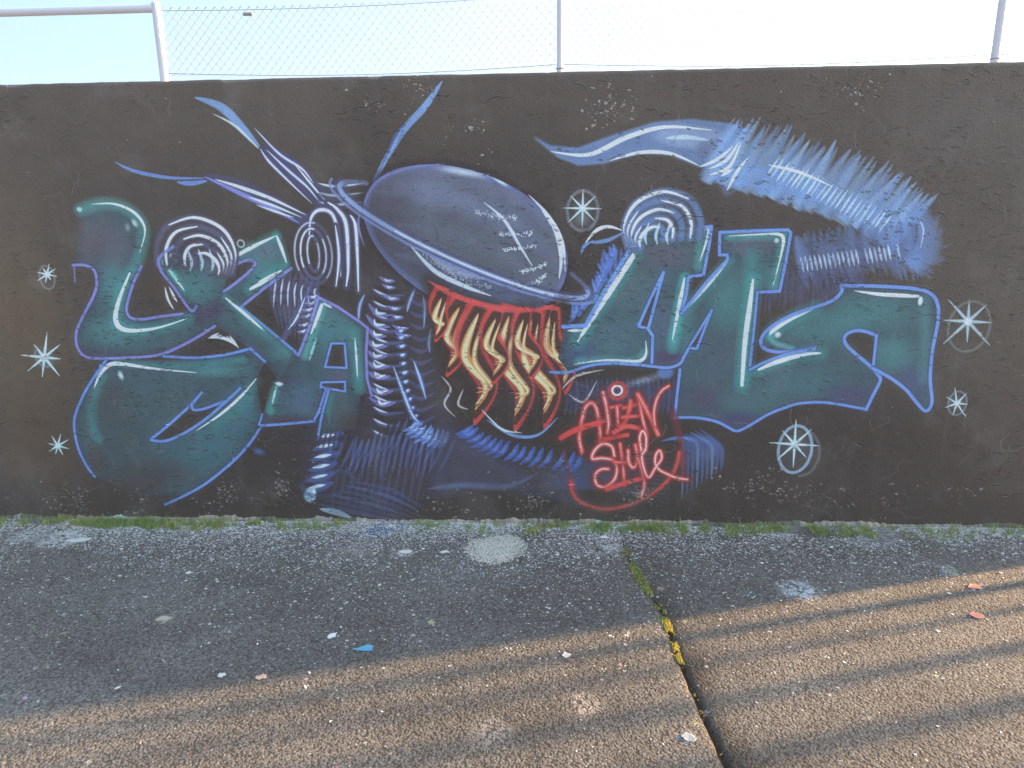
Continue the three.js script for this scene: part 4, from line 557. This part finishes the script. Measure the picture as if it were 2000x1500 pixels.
// ---------------------------------------------------------------- growth, litter and paint chips
function stuff(name, geo, mat, list, data) {
  const m = new THREE.InstancedMesh(geo, mat, list.length), M = new THREE.Matrix4(), q = new THREE.Quaternion(), e = new THREE.Euler(), p = new THREE.Vector3(), s = new THREE.Vector3(), c = new THREE.Color();
  list.forEach(([x, y, z, rx, ry, rz, sx, sy, sz, col], i) => { M.compose(p.set(x, y, z), q.setFromEuler(e.set(rx, ry, rz, 'YXZ')), s.set(sx, sy, sz)); m.setMatrixAt(i, M); m.setColorAt(i, c.setRGB(...col)); });
  m.name = named(name); m.userData = { kind: 'stuff', ...data }; m.castShadow = m.receiveShadow = true; scene.add(m); return m;
}
const leafMat = new THREE.MeshPhysicalMaterial({ color: 0xffffff, roughness: 0.85, transmission: 0.2, thickness: 0, side: THREE.DoubleSide });
{
  const blade = new THREE.BufferGeometry(); blade.setAttribute('position', new THREE.Float32BufferAttribute([-0.5, 0, 0, 0.5, 0, 0, -0.35, 0.5, 0.06, 0.35, 0.5, 0.06, 0, 1, 0.28], 3)); blade.setIndex([0, 1, 3, 0, 3, 2, 2, 3, 4]); blade.computeVertexNormals();
  // [from px, to px, density, yellowness]
  const bands = [[-60, 50, 0.5, 0.2], [50, 105, 0.7, 0.4], [105, 185, 1, 0.65], [185, 320, 1.6, 0.12], [320, 445, 1, 0.5], [445, 485, 0.3, 0.4], [485, 560, 0.7, 0.45], [560, 660, 0.5, 0.35], [660, 690, 0.5, 0.8], [800, 880, 0.45, 0.25], [900, 1040, 0.5, 0.3], [1040, 1100, 0.5, 0.5], [1100, 1160, 0.5, 0.3], [1160, 1215, 1.3, 0.12], [1215, 1340, 1.2, 0.4], [1340, 1420, 0.8, 0.3], [1420, 1530, 0.8, 0.35], [1570, 1680, 0.9, 0.4], [1680, 1860, 0.4, 0.5], [1860, 2080, 0.4, 0.4]];
  const list = [];
  for (const [a, b, dn, yl] of bands) {
    const xa = onGround(a, 1020)[0], xb = onGround(b, 1020)[0], n = Math.round((xb - xa) * 5200 * dn);
    for (let i = 0; i < n; i++) {
      const x = rr(xa, xb) + rr(-0.02, 0.02), z = 0.03 + (0.03 + 0.15 * fbm(x * 5 + 2, 7.7, 3)) * Math.pow(rnd(), 1.1) + 0.02 * rnd(); if (fbm(x * 26, z * 34, 3) + 0.1 * dn < 0.5 + 0.2 * rnd()) continue;
      const dry = rnd() < 0.12, y = rnd() < yl, h = rr(0.012, 0.042) * (rnd() < 0.06 ? 1.8 : 1), t = rr(0.7, 1.3), c = dry ? [0.3, 0.24, 0.15] : y ? [0.4, 0.4, 0.1] : [0.17, 0.34, 0.08];
      list.push([x, sag(x, z) - 0.001, z, rr(-0.9, 0.9), rr(0, 6.28), rr(-0.5, 0.5), rr(0.0025, 0.0055), h, h, c.map((v) => v * t)]);
    }
  }
  stuff('grass', blade, leafMat, list, { label: 'low green grass and moss growing along the foot of the wall', category: 'grass' });
  const sprigs = []; for (let i = 0; i < 900; i++) { const z = rr(0.32, 1.05), j = rr(-0.025, 0.025); if (fbm(z * 18, j * 40, 3) < 0.5) continue; const k = rr(0.7, 1.3), h = rr(0.008, 0.024), c = rnd() < 0.4 ? [0.42, 0.4, 0.1] : [0.16, 0.3, 0.07]; sprigs.push([jointX(z) + j, sag(0, z) - 0.002, z, rr(-0.9, 0.9), rr(0, 6.28), 0, rr(0.002, 0.0045), h, h, c.map((v) => v * k)]); }
  stuff('grass', blade, leafMat, sprigs, { label: 'tiny green sprigs growing out of the joint in the asphalt', category: 'grass' });
  const mossG = new THREE.IcosahedronGeometry(1, 1), ml = [], gl = [];
  for (let i = 0; i < 4200; i++) { // joint moss: green in the shade, yellow where the sun reaches, none farther on
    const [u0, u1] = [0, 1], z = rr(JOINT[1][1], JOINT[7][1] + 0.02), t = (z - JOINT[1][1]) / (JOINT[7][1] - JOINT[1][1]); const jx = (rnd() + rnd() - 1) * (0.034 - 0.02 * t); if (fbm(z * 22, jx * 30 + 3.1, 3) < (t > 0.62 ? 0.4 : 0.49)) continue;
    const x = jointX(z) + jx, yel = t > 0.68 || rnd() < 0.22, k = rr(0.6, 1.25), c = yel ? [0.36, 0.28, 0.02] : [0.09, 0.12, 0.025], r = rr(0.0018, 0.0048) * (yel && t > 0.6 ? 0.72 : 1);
    ml.push([x, sag(x, z) - 0.004 + rr(0, 0.006), z, 0, rr(0, 6), 0, r, r * rr(0.5, 1), r, c.map((v) => v * k)]);
  }
  for (let i = 0; i < 160; i++) { const z = rr(JOINT[7][1], ZB - 0.5), x = jointX(z) + rr(-0.006, 0.004), r = rr(0.0015, 0.0035); if (fbm(z * 20, 8, 2) > 0.55) ml.push([x, -0.006, z, 0, 0, 0, r, r, r, [0.2, 0.17, 0.03]]); }
  stuff('moss', mossG, new THREE.MeshStandardMaterial({ roughness: 0.95 }), ml, { label: 'green and yellow moss filling the joint between the asphalt slabs', category: 'moss' });
  // grit and flakes lying along the wall
  const chip = new THREE.BufferGeometry(); chip.setAttribute('position', new THREE.Float32BufferAttribute([-1, 0.15, -0.3, -0.2, 0.0, -0.8, 0.9, 0.1, -0.5, 1, 0.3, 0.3, 0.2, 0, 0.8, -0.8, 0.05, 0.5, 0, 0.22, 0], 3)); chip.setIndex([6, 1, 0, 6, 2, 1, 6, 3, 2, 6, 4, 3, 6, 5, 4, 6, 0, 5]); chip.computeVertexNormals();
  for (let i = 0; i < 21000; i++) { const x = rr(-3.9, 3.9), z = 0.03 - Math.log(1 - rnd() * 0.99) * (rnd() < 0.8 ? 0.055 : 0.45); if (z > 2.6 || fbm(x * 3.3, z * 7 + 40, 3) < 0.42) continue; const r = rr(0.0025, 0.0065) * (rnd() < 0.06 ? 1.8 : 1), b = rr(0.45, 0.85), hue = rnd(); gl.push([x, sag(x, z) + 0.0015, z, rr(-0.15, 0.15), rr(0, 6.28), rr(-0.15, 0.15), r, r * 0.6, r * rr(0.5, 1), hue < 0.05 ? [0.2, 0.36, 0.45] : hue < 0.1 ? [0.1, 0.1, 0.1] : [b, b * 1.0, b * 0.99]]); }
  stuff('paint_flakes', chip, new THREE.MeshStandardMaterial({ roughness: 0.8, side: THREE.DoubleSide }), gl, { label: 'small pale flakes of paint fallen along the foot of the wall', category: 'paint flakes' });
}
// a coated disc of asphalt near the wall
{
  const [cx, cz] = onGround(968, 1073), n = 256, d = new Uint8Array(n * n * 4), b = new Uint8Array(n * n * 4), R = 0.182;
  for (let j = 0; j < n; j++) for (let i = 0; i < n; i++) {
    const o = (j * n + i) * 4, x = (i / n - 0.5) * 2, z = (j / n - 0.5) * 2, r = Math.hypot(x * 1.02, z) + 0.34 * (fbm(x * 3.2 + 8, z * 3.2, 4) - 0.5) + 0.2 * (fbm(x * 20, z * 20, 2) - 0.5), g = vnoise(i * 0.42, j * 0.42), hole = g < 0.27 + 0.14 * smooth(0.4, 0.9, r) + 0.1 * fbm(x * 5, z * 5, 2) || vnoise(i * 0.4 + 99, j * 0.4) < 0.13;
    const v = 0.56 + 0.2 * fbm(x * 3, z * 3, 3) + 0.1 * (hash(i, j) - 0.5); d[o] = toS(v); d[o + 1] = toS(v); d[o + 2] = toS(v * 0.86); d[o + 3] = r < 0.9 && !hole ? 255 : 0; b[o] = b[o + 1] = b[o + 2] = 255 * g; b[o + 3] = 255;
  }
  const g = new THREE.PlaneGeometry(2 * R, 2 * R, 12, 12); g.rotateX(-Math.PI / 2); const p = g.attributes.position; for (let i = 0; i < p.count; i++) p.setY(i, sag(cx + p.getX(i), cz + p.getZ(i)) + 0.003);
  const m = solo('paint_patch', g, new THREE.MeshStandardMaterial({ map: dataTex(d, n, n, true), bumpMap: dataTex(b, n, n, false), bumpScale: 0.003, roughness: 0.85, alphaTest: 0.5 }), { label: 'round patch of creamy white paint on the asphalt near the wall', category: 'paint patch' });
  m.position.set(cx, 0, cz);
}
// single chips big enough to pick out: thin, slightly curled pieces with a broken outline
function chipGeo(k, len, wid, point) {
  const n = 14, sh = []; for (let i = 0; i < n; i++) { const A = i / n * 6.2832, q = 0.72 + 0.45 * hash(i, k * 13 + 1); let x = Math.cos(A) * q, z = Math.sin(A) * q; if (point) z *= 0.35 + 0.65 * smooth(-1, 0.9, x); sh.push(new THREE.Vector2(x * len / 2, z * wid / 2)); }
  const g = new THREE.ExtrudeGeometry(new THREE.Shape(sh), { depth: 0.0016, bevelEnabled: true, bevelThickness: 0.0006, bevelSize: 0.0008, bevelSegments: 1 }); g.rotateX(-Math.PI / 2);
  const p = g.attributes.position; for (let i = 0; i < p.count; i++) { const x = p.getX(i) / len, z = p.getZ(i) / wid; p.setY(i, p.getY(i) + 0.012 * len * 3 * (x * x + z * z) * 0.5 + 0.002 * Math.sin(x * 9 + k)); } g.computeVertexNormals(); return g;
}
[[710, 1268, 0.1, 0.045, [0.08, 0.36, 0.55], 'bright blue triangular paint chip lying by the shadow edge', 1, 0.1], [648, 1243, 0.055, 0.026, [0.7, 0.72, 0.74], 'white paint chip just behind the blue chip', 0, 0.9], [1904, 1146, 0.075, 0.04, [0.62, 0.26, 0.2], 'salmon pink paint chip at the far right, nearer the wall', 0, 0.2], [1907, 1203, 0.065, 0.04, [0.6, 0.26, 0.2], 'salmon pink paint chip at the far right, nearer the camera', 0, -0.3], [433, 1320, 0.034, 0.022, [0.6, 0.6, 0.58], 'small white chip inside the shade at lower left', 0, 0.3], [510, 1324, 0.05, 0.024, [0.6, 0.42, 0.32], 'beige curled chip on the edge of the shade', 0, 0.2], [1106, 1280, 0.04, 0.026, [0.62, 0.6, 0.56], 'white chip in the first shadow stripe left of the joint', 0, 0.6], [368, 1119, 0.03, 0.02, [0.66, 0.68, 0.68], 'small white chip lying alone at left, mid-way to the wall', 0, 0.1], [320, 1209, 0.075, 0.032, [0.42, 0.4, 0.33], 'flat grey-beige scab of paint at left in the shade', 0, 0.2], [1345, 1441, 0.06, 0.03, [0.36, 0.39, 0.4], 'grey chip beside the joint near the bottom edge', 0, -0.5], [150, 1056, 0.16, 0.06, [0.62, 0.66, 0.66], 'large white slab of fallen paint near the grass at left', 1, 0.15], [793, 1079, 0.09, 0.028, [0.68, 0.69, 0.69], 'white jagged paint chip left of the round patch', 0, 0.2], [868, 1079, 0.07, 0.02, [0.64, 0.64, 0.62], 'thin white sliver of paint touching the round patch', 0, 0.1], [1180, 1050, 0.05, 0.022, [0.7, 0.71, 0.7], 'white chip lying in the grass right of the round patch', 0, 0.0]]
    .forEach(([u, v, l0, w0, c, label, pt, a], k) => {
    const l = l0 * 0.85, w = w0 * 0.85;
    const [x, z] = onGround(u, v), m = solo('paint_chip', chipGeo(k + 1, l, w * 1.45, pt), new THREE.MeshStandardMaterial({ color: new THREE.Color().setRGB(...c), roughness: 0.7 }), { label, category: 'paint chip', group: 'larger paint chips on the asphalt' });
    m.position.set(x, sag(x, z) + 0.003, z); m.rotation.y = a;
  });
// dry weed stalks against the wall
[[1026, 1014, 0.06, 'branched dry weed stalk at the wall foot above the round patch'], [1135, 1020, 0.075, 'upright dry weed with a pale head under the red ring'], [890, 1012, 0.045, 'thin dry stalk at the wall foot, leftmost of the weeds'], [1090, 1016, 0.04, 'short dry stalk between the branched weed and the pale-headed weed'], [1475, 1022, 0.04, 'small forked dry stalk at the wall foot right of the red tag']].forEach(([u, v, h, label], k) => {
  const [x, z] = onGround(u, v + 8), o = thing('dry_weed', label, 'weed', 'dry weeds along the wall foot', [x, 0, Math.max(0.05, z)]), m = new THREE.MeshStandardMaterial({ color: new THREE.Color().setRGB(0.24, 0.2, 0.14), roughness: 0.9 });
  part('stem', rod([0, 0, 0], [0.004 * (k - 2), h, 0], 0.0013, 5, 0.0008), m, o);
  for (let i = 0; i < 4 + k % 2; i++) part('twig', rod([0.002 * (k - 2), h * (0.3 + 0.15 * i), 0], [(i % 2 ? 1 : -1) * h * rr(0.2, 0.45), h * (0.55 + 0.14 * i), rr(-0.01, 0.01)], 0.0009, 4, 0.0005), m, o);
  const g = new THREE.IcosahedronGeometry(0.004, 1); g.scale(1, 1.5, 1); g.translate(0.004 * (k - 2), h, 0); part('seed_head', g, k === 1 ? new THREE.MeshStandardMaterial({ color: 0xd8d4c8, roughness: 0.9 }) : m, o);
});

renderer.render(scene, camera);
